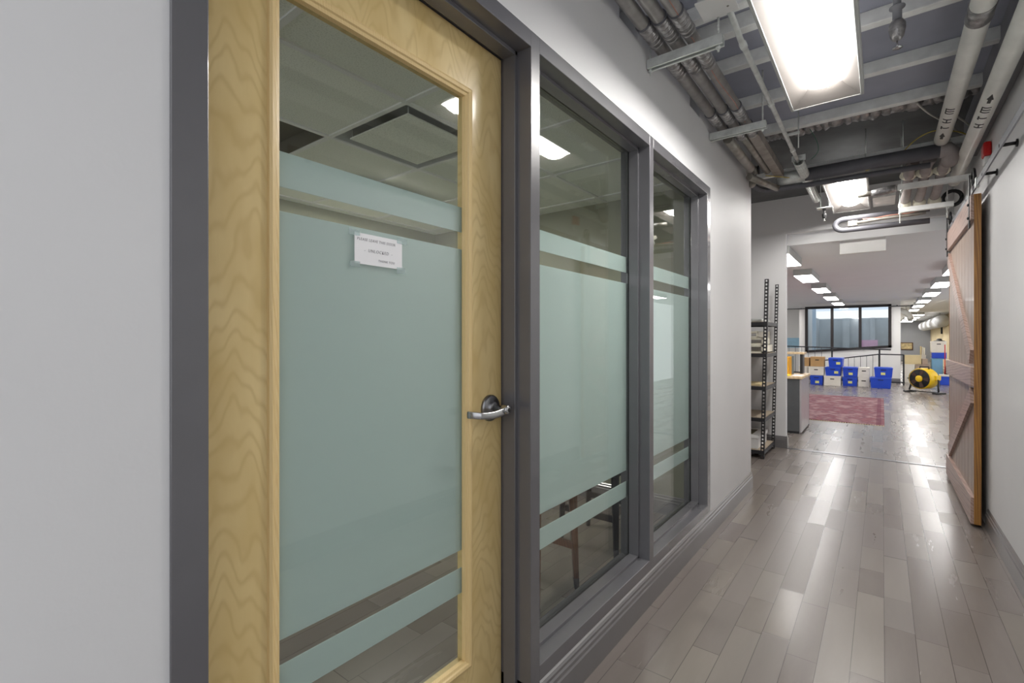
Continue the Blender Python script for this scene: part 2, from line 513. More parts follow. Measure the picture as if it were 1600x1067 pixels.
w = MB()
w.box(WB, FX, -0.9, 0.268, 0, 2.87)
w.box(WB, FX, 0.268, 1.88, 2.22, 2.87)
w.box(WB, FX, 1.88, 2.07, 2.22, 2.605); w.box(WB, FX, 1.88, 2.07, 2.76, 2.87)
w.box(WB, FX, 2.07, 2.82, 2.22, 2.87)
w.box(WB, FX, 2.82, 3.00, 2.22, 2.595); w.box(WB, FX, 2.82, 3.00, 2.75, 2.87)
w.box(WB, FX, 3.00, 3.22, 2.22, 2.87)
w.box(WB, FX, 1.282, 3.22, 0, 0.15)
w.box(WB, FX, 3.22, 4.45, 0, 2.87)
S(w.build('wall_left', 'wall'), 'pale grey partition wall around the door and sidelights', 'wall')
S(MB().box(0.555, 0.68, 0.1, 6.3, 0, 2.87).build('wall_right', 'wall'), 'pale grey wall behind the sliding barn door', 'wall')
S(MB().box(-3.7, WB, 4.35, 4.45, 0, 2.87).build('wall_office_end', 'wall'), 'pale grey wall between the glazed office and the shelf alcove', 'wall')
S(MB().box(-2.15, -2.05, 4.45, 6.3, 0, 2.87).build('wall_alcove', 'wall'), 'pale grey side wall of the shelf alcove', 'wall')
w = MB()
w.box(-6.4, -0.875, 6.3, 6.4, 0, 2.87)
w.box(-0.875, 0.555, 6.3, 6.4, 2.46, 2.87)
w.box(0.555, 3.4, 6.3, 6.4, 0, 2.87)
S(w.build('wall_header', 'wall'), 'pale grey cross wall and header over the opening to the open-plan hall', 'wall')
# office behind the glazing
S(MB().box(-3.7, -3.6, -1.8, 3.4, 0, 2.87).build('wall_office_back', 'office_wall'), 'olive grey back wall of the glazed office', 'wall')
S(MB().box(-3.7, WB, 3.4, 3.5, 0, 2.87).build('wall_office_far', 'office_wall'), 'olive grey far wall of the glazed office', 'wall')
# ceilings
S(MB().box(-3.7, -2.15, -1.8, 4.45, 2.87, 2.95).box(-2.15, WB, -1.8, -0.2, 2.87, 2.95).build('ceiling_plenum', 'deck_dark'), 'unseen dark deck above the office ceiling tiles that keeps the sky out', 'ceiling')
S(MB().box(-3.7, WB, -1.8, -1.7, 2.34, 2.87).build('sky_block_plenum', 'deck_dark'), 'unseen dark bulkhead added above the office ceiling to block the sky', 'wall')  # added to block the sky so the wall cutouts stay dark
S(MB().box(-2.15, 0.68, -0.2, 4.36, 2.87, 2.95).build('ceiling', 'deck'), 'slate painted exposed ceiling deck over the corridor', 'ceiling')
S(MB().box(-2.15, 0.68, 4.36, 6.4, 2.87, 2.95).build('ceiling_deck_end', 'deck_dark'), 'dark unpainted ceiling deck at the end of the corridor', 'ceiling')
w = MB()
w.box(-6.4, 3.4, 6.42, 17.5, 2.34, 2.5)
w.box(0.42, 3.4, 17.5, 37, 2.34, 2.5)
w.box(-6.4, -2.06, 17.5, 20, 2.34, 2.5)
S(w.build('ceiling_hall', 'ceiling_white'), 'white plaster ceiling of the open-plan hall', 'ceiling')
# office tiled ceiling: tiles between thin tees
w = MB()
TX = [-1.02, -1.69, -2.30, -2.91, -3.52]
ty = [-1.63 + 0.61 * i for i in range(9)]
for i in range(4):
    for j in range(8):
        if (i, j) in ((1, 5), (2, 4)): continue      # openings for the diffuser and the return grille
        w.box(TX[i + 1] + 0.012, TX[i] - 0.012, ty[j] + 0.012, ty[j + 1] - 0.012, 2.316, 2.33)
w.box(-3.6, -3.52, -1.8, 3.4, 2.31, 2.33); w.box(-3.52, WB, -1.8, ty[0], 2.31, 2.33); w.box(-3.52, WB, ty[-1], 3.4, 2.31, 2.33)
S(w.build('ceiling_office', 'tile'), 'off-white acoustic tiles of the office ceiling', 'ceiling')
w = MB()
for x in TX: w.box(x - 0.012, x + 0.012, -1.8, 3.4, 2.308, 2.34)
for y in ty: w.box(-3.6, WB, y - 0.012, y + 0.012, 2.3085, 2.34)
S(w.build('trim_1', 'white_enamel'), 'grid of ceiling tees in the office ceiling', 'trim')

# hall walls
S(MB().box(0.42, 3.4, 37, 37.1, 0, 2.34).build('wall_hall_end', 'hall_grey'), 'grey end wall far down the hall', 'wall')
S(MB().box(2.24, 2.34, 17.9, 37, 0, 2.34).build('wall_hall_beige', 'beige_wall'), 'beige side wall far down the hall', 'wall')
S(MB().box(2.34, 3.3, 17.8, 17.9, 0, 2.34).build('wall_hall_jog', 'beige_wall'), 'short beige wall where the hall narrows', 'wall')
S(MB().box(-6.4, -2.06, 20, 20.1, 0, 2.34).build('wall_hall_rear', 'hall_wall'), 'white rear wall left of the window pier', 'wall')
# window pier with the slanted window: opening corners
A = (-1.90, 0.83); B = (0.215, 1.01); ZT = 2.255
YF = 17.5
w = MB()
w.box(-2.06, A[0], YF, YF + 0.12, 0, 2.34)
w.box(B[0], 0.42, YF, YF + 0.12, 0, 2.34)
w.box(A[0], B[0], YF, YF + 0.12, ZT, 2.34)
w.prism([(A[0], 0), (B[0], 0), (B[0], B[1]), (A[0], A[1])], 'y', YF, YF + 0.12)
w.box(0.30, 0.42, YF + 0.12, 37, 0, 2.34)
w.box(-2.06, -1.96, YF + 0.12, 20, 0, 2.34)
for i in range(13):          # vertical board joints of the cladding
    x = -2.0 + i * 0.2
    if x < A[0] - 0.01 or x > B[0] + 0.02: w.box(x, x + 0.008, YF - 0.006, YF, 0.14, 2.33)
S(w.build('wall_window_pier', 'hall_wall'), 'white boarded pier that holds the wide dark-framed window', 'wall')
# light well behind the window, closed by an added sheet that dims the sky
w = MB()
w.box(-2.06, 0.30, 22.6, 22.7, 0, 2.05)
w.box(-2.06, -1.96, 20.1, 22.6, 0, 2.05)
w.box(-1.2, -0.98, 22.4, 22.6, 0, 2.05)
w.box(-0.35, -0.2, 22.4, 22.6, 0, 2.05)
S(w.build('wall_light_well', 'well_wall'), 'blue-grey wall of the light well behind the window', 'wall')
S(MB().box(-2.06, 0.42, 17.62, 22.7, 2.36, 2.37).build('sky_dimmer_well', 'milky'), 'translucent sheet added over the light well to dim the sky', 'ceiling')  # translucent sheet put in to cut the brightness of the sky
S(MB().box(-1.86, -1.76, 19.0, 19.1, 0, 2.3).build('trim_2', 'well_post'), 'pale blue post in the light well behind the window', 'post')
S(MB().box(-9, 3.4, 37.1, 40, 2.34, 2.5).build('ceiling_cap', 'ceiling_white'), 'white ceiling beyond the end wall', 'ceiling')
S(MB().box(-6.3, -2.07, 19.97, 20.0, 0.95, 1.3).build('window_4', 'skyblue'), 'low pale blue window band on the rear hall wall', 'window')

# window 3 : dark frame, mullions, glass
wt = thing('window_3', 'wide dark-framed window with three lights and a slanting sill in the hall', 'window', (-0.84, YF, A[1]), kind='structure')
def zl(x): return A[1] + (x - A[0]) * (B[1] - A[1]) / (B[0] - A[0])
fw = 0.07
w = MB()
w.box(A[0], B[0], YF - 0.04, YF + 0.1, ZT - fw, ZT)
w.prism([(A[0], A[1]), (B[0], B[1]), (B[0], B[1] + fw), (A[0], A[1] + fw)], 'y', YF - 0.04, YF + 0.1)
w.box(A[0], A[0] + fw, YF - 0.04, YF + 0.1, A[1] + 0.01, ZT - 0.01)
w.box(B[0] - fw, B[0], YF - 0.04, YF + 0.1, B[1] + 0.01, ZT - 0.01)
w.build('window_frame', 'winframe', wt)
for x in (-1.20, -0.51):
    MB().box(x - 0.035, x + 0.035, YF - 0.035, YF + 0.095, zl(x) + 0.02, ZT - 0.02).build('mullion', 'winframe', wt)
for x0, x1 in ((A[0] + fw, -1.235), (-1.165, -0.545), (-0.475, B[0] - fw)):
    MB().prism([(x0, zl(x0) + fw), (x1, zl(x1) + fw), (x1, ZT - fw), (x0, ZT - fw)], 'y', YF + 0.02, YF + 0.028).build('glass_pane', 'glass', wt)
r = MB(); r.cyl((-2.75, YF - 0.08, 2.205), (0.66, YF - 0.08, 2.185), 0.014, n=10)
rod = r.build('curtain_rod', 'black'); mark(rod, 'thin black curtain rod across the top of the hall window', 'curtain rod')
for x, z in ((-2.75, 2.205), (0.66, 2.185)):
    MB().lathe((x, YF - 0.08, z), [(0.004, -0.045), (0.028, -0.02), (0.03, 0.0), (0.028, 0.02), (0.004, 0.045)], 'x', 10).build('finial', 'black', rod)
for x in (-2.0, 0.34):
    MB().box(x - 0.012, x + 0.012, YF - 0.08, YF, 2.19, 2.22).build('bracket', 'black', rod)
mark(MB().box(-0.62, -0.12, 22.35, 22.39, 0.85, 1.22).build('notice_board', 'pink'), 'pink notice board seen low through the hall window', 'board')

# baseboards
BP = [(0, 0), (.015, 0), (.015, .092), (.011, .098), (.011, .112), (.006, .118), (.006, .128), (0, .135)]
def baseboard(name, label, fn, axis, a0, a1):
    return S(MB().prism([fn(p, z) for p, z in BP], axis, a0, a1).build(name, 'baseb'), label, 'baseboard')
baseboard('baseboard_left', 'charcoal moulded baseboard along the left wall under the glazing', lambda p, z: (FX + p, z), 'y', 1.284, 4.45)
baseboard('baseboard_near', 'charcoal baseboard left of the birch door', lambda p, z: (FX + p, z), 'y', -0.9, 0.268)
baseboard('baseboard_right', 'charcoal moulded baseboard along the right wall', lambda p, z: (0.555 - p, z), 'y', 0.1, 4.42)
baseboard('baseboard_alcove', 'charcoal baseboard behind the metal shelving', lambda p, z: (6.3 - p, z), 'x', -2.05, -0.86)
S(MB().prism([(-.875 + p, z) for p, z in BP], 'y', 6.286, 6.41).build('baseboard_stub', 'baseb'), 'charcoal baseboard return on the end of the cross wall', 'baseboard')
baseboard('baseboard_pier', 'grey baseboard at the foot of the window pier', lambda p, z: (YF - p, z), 'x', -2.06, 0.42)
baseboard('baseboard_office', 'charcoal baseboard on the office far wall', lambda p, z: (3.4 - p, z), 'x', -3.6, WB)
baseboard('baseboard_office_back', 'charcoal baseboard on the office back wall', lambda p, z: (-3.6 + p, z), 'y', -1.8, 3.4)
S(MB().box(-0.86, 0.55, 6.27, 6.33, 0, 0.004).build('trim_3', 'chrome_dark'), 'flat threshold strip across the floor at the hall opening', 'threshold')

# ------------------------------------------------------------------ charcoal steel frame around the door and two sidelights
# jamb and mullion profile: outer face FX, rabbet step at -0.925, stop to -0.985
OPEN = [(0.322, 1.232), (1.282, 2.206), (2.254, 3.159)]
w = MB()
FF = FX + 0.004
def member_y(y0, y1, z0, z1, s0, s1):
    w.box(WB - 0.03, FF, y0, y1, z0, z1, 0.002)
    if s0: w.box(-0.972, -0.925, y0 - 0.013, y0 + 0.001, z0, z1 - 0.001, 0.0015)
    if s1: w.box(-0.972, -0.925, y1 - 0.001, y1 + 0.013, z0, z1 - 0.001, 0.0015)
member_y(0.268, 0.322, 0, 2.22, False, True)
member_y(1.232, 1.282, 0, 2.22, True, True)
member_y(2.206, 2.254, 0.15, 2.22, True, True)
member_y(3.159, 3.222, 0.15, 2.22, True, False)
for y0, y1 in OPEN:
    w.box(WB - 0.03, FF, y0 - 0.002, y1 + 0.002, 2.168, 2.2199, 0.002)
    w.box(-0.972, -0.925, y0, y1, 2.155, 2.169, 0.0015)
for y0, y1 in OPEN[1:]:
    w.box(WB - 0.03, FF, y0 - 0.002, y1 + 0.002, 0.1501, 0.200, 0.002)
    w.box(-0.972, -0.925, y0, y1, 0.199, 0.213, 0.0015)
w.box(WB - 0.03, FX - 0.01, 1.232, 1.284, 0.0, 0.16)
S(w.build('trim_4', 'frame'), 'charcoal steel frame around the birch door and two sidelights', 'frame')

BANDS = [(1.574, 1.649), (0.612, 1.522), (0.482, 0.558)]
def sidelight(name, label, y0, y1):
    t = thing(name, label, 'window', (-0.985, (y0 + y1) / 2, 0.2), kind='structure')
    MB().box(-0.988, -0.980, y0 + 0.006, y1 - 0.006, 0.205, 2.162).build('glass_pane', 'glass', t)
    for a, b in BANDS:
        MB().box(-0.9910, -0.9885, y0 + 0.006, y1 - 0.006, a, b).build('frosted_film', 'film', t)
    g = MB()
    g.box(-0.9795, -0.9725, y0, y0 + 0.007, 0.205, 2.165); g.box(-0.9795, -0.9725, y1 - 0.007, y1, 0.205, 2.165)
    g.box(-0.9795, -0.9725, y0, y1, 2.158, 2.166); g.box(-0.9795, -0.9725, y0, y1, 0.203, 0.211)
    g.build('glazing_gasket', 'gasket', t)
sidelight('window_1', 'tall sidelight with frosted bands right beside the birch door', *OPEN[1])
sidelight('window_2', 'tall sidelight with frosted bands farther from the birch door', *OPEN[2])

# ------------------------------------------------------------------ birch door
DX0, DX1 = -1.032, -0.989          # back and corridor face
D0, D1 = 0.326, 1.229
g0, g1, gz0, gz1 = 0.487, 1.068, 0.275, 1.990
dr = thing('door_1', 'birch veneer office door with a tall frosted glass light', 'door', (-1.01, D0, 0), kind='structure')
MB().box(DX0, DX1, D0, g0, 0.006, 2.163, 0.001).build('stile', 'birch', dr)
MB().box(DX0, DX1, g1, D1, 0.006, 2.163, 0.001).build('stile', 'birch', dr)
MB().box(DX0, DX1, g0, g1, gz1, 2.163).build('top_rail', 'birch', dr)
MB().box(DX0, DX1, g0, g1, 0.006, gz0).build('bottom_rail', 'birch', dr)
bd = MB()
def bead_profile(t):        # stepped bead, t = distance into the opening
    return [(DX1 - 0.001, -0.016), (DX1 + 0.006, -0.014), (DX1 + 0.008, -0.008), (DX1 + 0.006, 0.0), (DX1 + 0.002, 0.003), (DX1 - 0.001, 0.010), (DX1 - 0.014, 0.011), (DX1 - 0.014, 0.0), (DX1 - 0.001, 0.0)]
def bead_ring(b, y0, y1, z0, z1):
    pr = bead_profile(0)
    n = len(pr); vs = []; fs = []
    corners = [(y0, z0, 1, 1), (y1, z0, -1, 1), (y1, z1, -1, -1), (y0, z1, 1, -1)]
    for (yy, zz, sy, sz) in corners:
        for x, d in pr: vs.append((x, yy + sy * d, zz + sz * d))
    for c in range(4):
        c2 = (c + 1) % 4
        for i in range(n):
            i2 = (i + 1) % n
            fs.append((c * n + i, c * n + i2, c2 * n + i2, c2 * n + i))
    b.add(vs, fs, False)
bead_ring(bd, g0, g1, gz0, gz1)
bd.build('glazing_bead', 'bead', dr)
MB().box(-1.010, -1.004, g0 + 0.003, g1 - 0.003, gz0 + 0.003, gz1 - 0.003).build('glass_pane', 'glass', dr)
for a, b in BANDS:
    MB().box(-1.0135, -1.0108, g0 + 0.003, g1 - 0.003, a, b).build('frosted_film', 'film', dr)
# lever handle
hy, hz = 1.170, 1.032
h = MB(); h.lathe((DX1, hy, hz), [(0.042, 0.0), (0.042, 0.006), (0.037, 0.012), (0.022, 0.014), (0.021, 0.020), (0.014, 0.022)], 'x', 36)
rose = h.build('door_handle', 'chrome_dark', dr)
h = MB(); h.lathe((DX1 + 0.02, hy, hz), [(0.011, 0), (0.011, 0.030), (0.014, 0.034), (0.0145, 0.054), (0.012, 0.058), (0.004, 0.059)], 'x', 24)
h.build('spindle_hub', 'chrome', rose)
h = MB(True)
ln = []
for i in range(17):
    u = i / 16.0
    y = hy + 0.012 - u * 0.128
    x = DX1 + 0.063 - 0.020 * u ** 2 - (0.028 * max(0, u - 0.86) / 0.14) 
    z = hz - 0.002 - 0.011 * math.sin(PI * min(1, u * 0.9)) * 0.7 - 0.003 * u
    hh = 0.0135 - 0.003 * math.sin(PI * u * 0.6) ; ww = 0.0065 - 0.0015 * u
    ring = []
    for k in range(12):
        a = 2 * PI * k / 12
        ring.append((x + ww * math.copysign(abs(math.cos(a)) ** 0.6, math.cos(a)), y, z + hh * math.copysign(abs(math.sin(a)) ** 0.6, math.sin(a))))
    ln += ring
fs = [(i * 12 + k, i * 12 + (k + 1) % 12, (i + 1) * 12 + (k + 1) % 12, (i + 1) * 12 + k) for i in range(16) for k in range(12)]
fs += [tuple(range(12)), tuple(16 * 12 + k for k in range(12))]
h.add(ln, fs, True)
h.build('lever', 'chrome', rose)
h = MB(); h.lathe((DX1 + 0.078, hy, hz), [(0.0065, 0), (0.0065, 0.0015), (0.0015, 0.0022)], 'x', 16)
h.build('keyhole', 'hole', rose)
h = MB(); h.box(-1.02, -0.995, D1 - 0.0005, D1 + 0.0015, hz - 0.03, hz + 0.03, 0.0005); h.build('latch_plate', 'chrome_dark', dr)

# note taped to the glass
NX = -1.0035
note = thing('paper_note', 'small white handwritten card taped to the glass of the birch door', 'note', (NX, 0.757, 1.433))
MB().box(NX, NX + 0.0008, 0.685, 0.829, 1.433, 1.508).build('card', 'paper', note)
for y0, y1, z0, z1 in ((0.669, 0.700, 1.500, 1.515), (0.812, 0.846, 1.500, 1.515), (0.673, 0.700, 1.424, 1.438), (0.812, 0.840, 1.422, 1.438)):
    MB().box(NX + 0.0009, NX + 0.0011, y0, y1, z0, z1).build('clear_tape', 'tape', note)
def text(parent, body, size, org, mat, rot=(PI / 2, 0, PI / 2), name='handwriting', sx=1.0, shear=0.0, ox='LEFT'):
    cu = bpy.data.curves.new(name, 'FONT'); cu.body = body; cu.size = size; cu.extrude = 0.00015; cu.shear = shear
    cu.align_x = ox; cu.space_character = 1.15; cu.resolution_u = 3; cu.offset = -size * 0.012
    o = bpy.data.objects.new(name, cu); COL.objects.link(o)
    bpy.context.view_layer.update()
    me = bpy.data.meshes.new_from_object(o.evaluated_get(bpy.context.evaluated_depsgraph_get()))
    bpy.data.objects.remove(o); o = bpy.data.objects.new(name, me); COL.objects.link(o)
    me.materials.clear(); me.materials.append(M[mat]); o.parent = parent
    o.location = Vector(org) - Vector(OFF[parent.name]); o.rotation_euler = rot; o.scale = (sx, 1, 1)
    return o
tx = NX + 0.0011
text(note, 'PLEASE LEAVE THIS DOOR', 0.0098, (tx, 0.6915, 1.4905), 'ink', sx=0.88, shear=0.15)
text(note, '-  UNLOCKED  -', 0.0110, (tx, 0.712, 1.4645), 'ink', sx=0.95, shear=0.12)
text(note, 'THANK YOU', 0.0088, (tx, 0.753, 1.4435), 'ink', sx=0.9, shear=0.15)

# ------------------------------------------------------------------ corridor lamps
def corridor_lamp(label, x, y0, y1, z):
    cx = x; t = thing('ceiling_light', label, 'ceiling light', (cx, (y0 + y1) / 2, z), 'corridor ceiling lights')
    hw = 0.156; rim = 0.014
    b = MB()
    b.box(cx - hw, cx - hw + rim, y0, y1, z, z + 0.09, 0.003); b.box(cx + hw - rim, cx + hw, y0, y1, z, z + 0.09, 0.003)
    b.box(cx - hw + rim, cx + hw - rim, y0, y0 + rim, z, z + 0.09, 0.003); b.box(cx - hw + rim, cx + hw - rim, y1 - rim, y1, z, z + 0.09, 0.003)
    b.box(cx - hw + 0.003, cx + hw - 0.003, y0 + 0.003, y1 - 0.003, z + 0.085, z + 0.092)
    b.build('housing', 'housing', t)
    a = hw - rim; c = 0.070; e = 0.10; zz = z + 0.002; zi = z + 0.052
    o = [(cx - a, y0 + rim, zz), (cx + a, y0 + rim, zz), (cx + a, y1 - rim, zz), (cx - a, y1 - rim, zz)]
    i_ = [(cx - c, y0 + e, zi), (cx + c, y0 + e, zi), (cx + c, y1 - e, zi), (cx - c, y1 - e, zi)]
    b = MB(); b.add(o + i_, [(0, 1, 5, 4), (1, 2, 6, 5), (2, 3, 7, 6), (3, 0, 4, 7)], False)
    b.build('reflector', 'reflector', t, fixn=False)
    # bulging lens basket
    b = MB(True); nx, ny = 10, 24; vs = []
    for j in range(ny + 1):
        v = j / ny; y = y0 + e + v * (y1 - y0 - 2 * e)
        en = min(1.0, min(v, 1 - v) / 0.09); en = math.sqrt(1 - (1 - en) ** 2)
        for i in range(nx + 1):
            u = -1 + 2 * i / nx
            vs.append((cx + u * c, y, zi - 0.040 * en * math.sqrt(max(0.0, 1 - 0.97 * u * u)) + 0.004))
    b.add(vs, [(j * (nx + 1) + i, j * (nx + 1) + i + 1, (j + 1) * (nx + 1) + i + 1, (j + 1) * (nx + 1) + i) for j in range(ny) for i in range(nx)], True)
    b.build('lens', 'lens', t, fixn=False)
    MB().box(cx - 0.11, cx + 0.11, y0 + 0.06, y1 - 0.06, z + 0.0922, z + 0.097).build('added_uplight_slot', 'added_uplight', t)  # emitter added to throw light up at the deck and pipes
    for yy in (y1 - 0.15,):
        for sx in (-0.13, 0.13):
            MB().cyl((cx + sx, yy, z + 0.09), (cx + sx, yy, 2.87), 0.003, n=6).build('hanger_rod', 'galv', t)
    return t
corridor_lamp('long troffer lamp at the top, nearest over the corridor', -0.225, 1.70, 2.92, 2.45)
corridor_lamp('second troffer lamp, behind the dark cross pipe', -0.245, 4.72, 5.94, 2.54)

# unseen lamp added to brighten the office and backlight the frosted film
t = thing('office_fill_light', 'unseen panel lamp added behind the upper frosted band to brighten the office', 'ceiling light', (-2.85, 2.2, 2.28))
MB().box(-3.0, -2.7, 1.9, 2.5, 2.28, 2.307).build('housing', 'housing', t)
MB().box(-2.99, -2.71, 1.91, 2.49, 2.276, 2.2805).build('diffuser', 'office_fill', t)

# hall lamps
def hall_lamp(label, x, y, z=2.24, L=1.12, W=0.25, group='hall ceiling lights', first=None):
    if first is not None: return dup(first, (x, y, z), label, group=group)
    t = thing('ceiling_light', label, 'ceiling light', (x, y, z), group)
    MB().box(x - W / 2, x + W / 2, y - L / 2, y + L / 2, z + 0.004, z + 0.10, 0.003).build('housing', 'housing', t)
    MB().box(x - W / 2 + .008, x + W / 2 - .008, y - L / 2 + .008, y + L / 2 - .008, z, z + 0.0045).build('diffuser', 'hall_lens', t)
    return t
LFT = ['closest lamp of the left hall row, cut by the cross wall', 'second lamp of the left hall row from the opening',
       'third lamp of the left hall row, before the window', 'fourth lamp of the left hall row, just above the window head']
RGT = ['closest lamp of the right hall row, partly behind the barn door', 'second lamp of the right hall row beside the barn door',
       'third lamp of the right hall row, fully in view', 'fourth lamp of the right hall row', 'fifth lamp of the right hall row, level with the window pier',
       'sixth and last lamp of the right hall row before the twin rows']
proto = None
for lab, y in zip(LFT, (6.95, 9.25, 11.67, 14.07)):
    p_ = hall_lamp(lab, -0.98, y, first=proto)
    proto = proto or p_
hall_lamp('fifth and farthest lamp of the left hall row, overlapping the window head', -0.98, 16.4, first=proto)
for lab, y in zip(RGT, (9.5, 11.8, 14.16, 16.7, 19.1, 21.5)):
    hall_lamp(lab, 0.868, y, first=proto)
NUM = ['first', 'second', 'third', 'last']
for i, y in enumerate((26.0, 29.0, 32.0, 35.2)):
    hall_lamp('%s lamp in the left file of the small twin rows far down the hall' % NUM[i], 0.97, y, first=proto)
    hall_lamp('%s lamp in the right file of the small twin rows far down the hall' % NUM[i], 1.24, y, first=proto)
hall_lamp('lamp glimpsed past the left edge of the window pier', -2.75, 17.2, first=proto)
hall_lamp('unseen lamp added to light the hall, over its left part, nearer row', -4.5, 9.5, first=proto)  # this and the next two are out of view, there to light the hall
hall_lamp('unseen lamp added to light the hall, over its left part, farther row', -4.5, 14.0, first=proto)
hall_lamp('unseen lamp added to light the hall, over its right part behind the barn door', 2.3, 11.0, first=proto)

# ------------------------------------------------------------------ exposed ceiling: joists, pipes, struts
JL = ['nearest pale joist under the slate deck, at the top edge', 'second pale joist under the slate deck, by the sprinkler', 'third pale joist under the slate deck, by the lamp end', 'last pale joist before the dark deck, with insulation behind']
for lab, y in zip(JL, (2.40, 2.95, 3.50, 4.05)):
    b = MB(); b.box(-0.876, 0.555, y, y + 0.055, 2.80, 2.87, 0.004)
    mark(b.build('ceiling_joist', 'joist'), lab, 'joist', 'pale ceiling joists', 'structure')
b = MB(); b.box(-0.876, 0.555, 2.58, 2.64, 2.79, 2.87, 0.004)
mark(b.build('ceiling_joist', 'joist'), 'pale joist just past the nearest one, above the junction box', 'joist', 'pale ceiling joists', 'structure')
S(MB().box(0.485, 0.5545, 0.1, 4.9, 2.60, 2.87).build('trim_5', 'beam_grey'), 'grey steel edge beam along the top of the right wall', 'beam')

# crumpled insulation stuffed between joist and dark deck
b = MB(True)
x = -0.80
while x < 0.5:
    wv = random.uniform(0.05, 0.10)
    bm = bmesh.new(); bmesh.ops.create_icosphere(bm, subdivisions=2, radius=1)
    for v in bm.verts: v.co *= 1 + random.uniform(-0.22, 0.22)
    b.addbm(bm, Matrix.Translation((x, 4.22 + random.uniform(-.02, .02), 2.84)) @ Matrix.Diagonal((wv * 0.6, 0.075, 0.035, 1)), True)
    x += wv * 0.85
mark(b.build('insulation_stuffing', 'foil'), 'crumpled grey insulation packed behind the last joist', 'insulation', kind='stuff')

# three jacketed pipes along the left wall
PZ = 2.60
for lab, x in (('jacketed pipe closest to the left wall, resting on the struts', -0.812), ('middle jacketed pipe of three along the left wall', -0.742), ('jacketed pipe with a red stripe, outermost of three', -0.672)):
    t = thing('insulated_pipe', lab, 'pipe', (x, 0.5, PZ), 'jacketed pipes along the left wall')
    b = MB(); b.cyl((x, 0.3, PZ), (x, 3.45, PZ), 0.028, n=24); b.build('pipe', 'jacket', t)
    for y0 in (1.98, 2.30, 3.00, 3.30):
        b = MB(); b.cyl((x, y0, PZ), (x, y0 + 0.17, PZ), 0.0305, n=20)
        for k in range(6):
            b.lathe((x, y0 + 0.015 + k * 0.028, PZ), [(0.0305, -0.006), (0.0325, 0), (0.0305, 0.006)], 'y', 20)
        b.build('foil_sleeve', 'foil', t)
        b = MB(); b.lathe((x, y0 - 0.004, PZ), [(0.029, -0.004), (0.0335, -0.003), (0.0335, 0.003), (0.029, 0.004)], 'y', 20); b.build('tape_band', 'insul', t)
    if x == -0.672:
        b = MB()
        b.tube([(x + 0.0285 * math.cos(a), y, PZ + 0.0285 * math.sin(a)) for y, a in [(1.2, -1.2), (1.9, -1.1), (2.6, -1.35), (2.9, -0.9), (3.2, -1.2)]], 0.0018, 6)
        b.build('red_stripe', 'copper_line', t)
# far group of thinner conduits beyond the second strut
def cond(name, lab, cat, p0, p1, r, mat, group=None, n=16):
    return mark(MB().cyl(p0, p1, r, n=n).build(name, mat), lab, cat, group)
o = cond('conduit', 'short weathered conduit against the wall past the second strut', 'pipe', (-0.80, 3.36, 2.56), (-0.80, 4.05, 2.56), 0.030, 'galv_dk', 'conduits past the second strut')
o = cond('conduit', 'weathered conduit in the middle past the second strut', 'pipe', (-0.735, 3.47, 2.61), (-0.735, 4.35, 2.61), 0.026, 'galv_dk', 'conduits past the second strut')
b = MB(); b.prism([(-0.70, 2.585), (-0.64, 2.585), (-0.64, 2.645), (-0.648, 2.645), (-0.648, 2.594), (-0.70, 2.594)], 'y', 3.47, 4.50)
mark(b.build('metal_channel', 'amber_pipe'), 'weathered metal channel, longest piece past the second strut', 'channel')
b = MB(); b.cyl((-0.83, 4.15, 2.53), (-0.70, 4.62, 2.53), 0.026, n=16)
mark(b.build('conduit', 'galv_dk'), 'stubby galvanised conduit beside the wall elbow', 'pipe', 'conduits past the second strut')

# struts
def strut(lab, x0, x1, y, z, rods, group='galvanised trapeze struts', mat='galv'):
    t = thing('strut_channel', lab, 'strut', ((x0 + x1) / 2, y, z), group)
    b = MB(); h = 0.041; q = 0.0205; k = 0.0035
    b.box(x0, x1, y - q, y - q + k, z, z + h); b.box(x0, x1, y + q - k, y + q, z, z + h)
    b.box(x0, x1, y - q + k, y + q - k, z + h - k, z + h)
    b.box(x0, x1, y - q + k, y - 0.010, z, z + k); b.box(x0, x1, y + 0.010, y + q - k, z, z + k)
    b.build('channel', mat, t)
    for xr, zb, zt in rods:
        b = MB(); b.cyl((xr, y, zb), (xr, y, zt), 0.0045, n=8)
        for j in range(int((zt - zb) / 0.012)):
            b.lathe((xr, y, zb + 0.006 + j * 0.012), [(0.0045, -0.003), (0.0056, 0), (0.0045, 0.003)], 'z', 8)
        b.build('threaded_rod', 'galv', t)
        MB().lathe((xr, y, z - 0.012), [(0.010, 0), (0.011, 0.004), (0.011, 0.009), (0.008, 0.012)], 'z', 6).build('nut', 'galv', t)
    return t
strut('galvanised strut under the three pipes, nearer of the two at the left wall', -0.872, -0.54, 2.19, 2.515, [(-0.56, 2.49, 2.87), (-0.862, 2.49, 2.70)])
strut('galvanised strut under the three pipes, farther of the two at the left wall', -0.872, -0.55, 3.22, 2.52, [(-0.57, 2.50, 2.87)])
strut('pale upper strut under the cream pipe fittings', 0.10, 0.552, 4.95, 2.445, [(0.125, 2.42, 2.87)], mat='joist')
strut('pale lower strut hanging below the upper one', 0.115, 0.47, 5.38, 2.350, [(0.125, 2.26, 2.58), (0.43, 2.26, 2.87)], mat='joist')

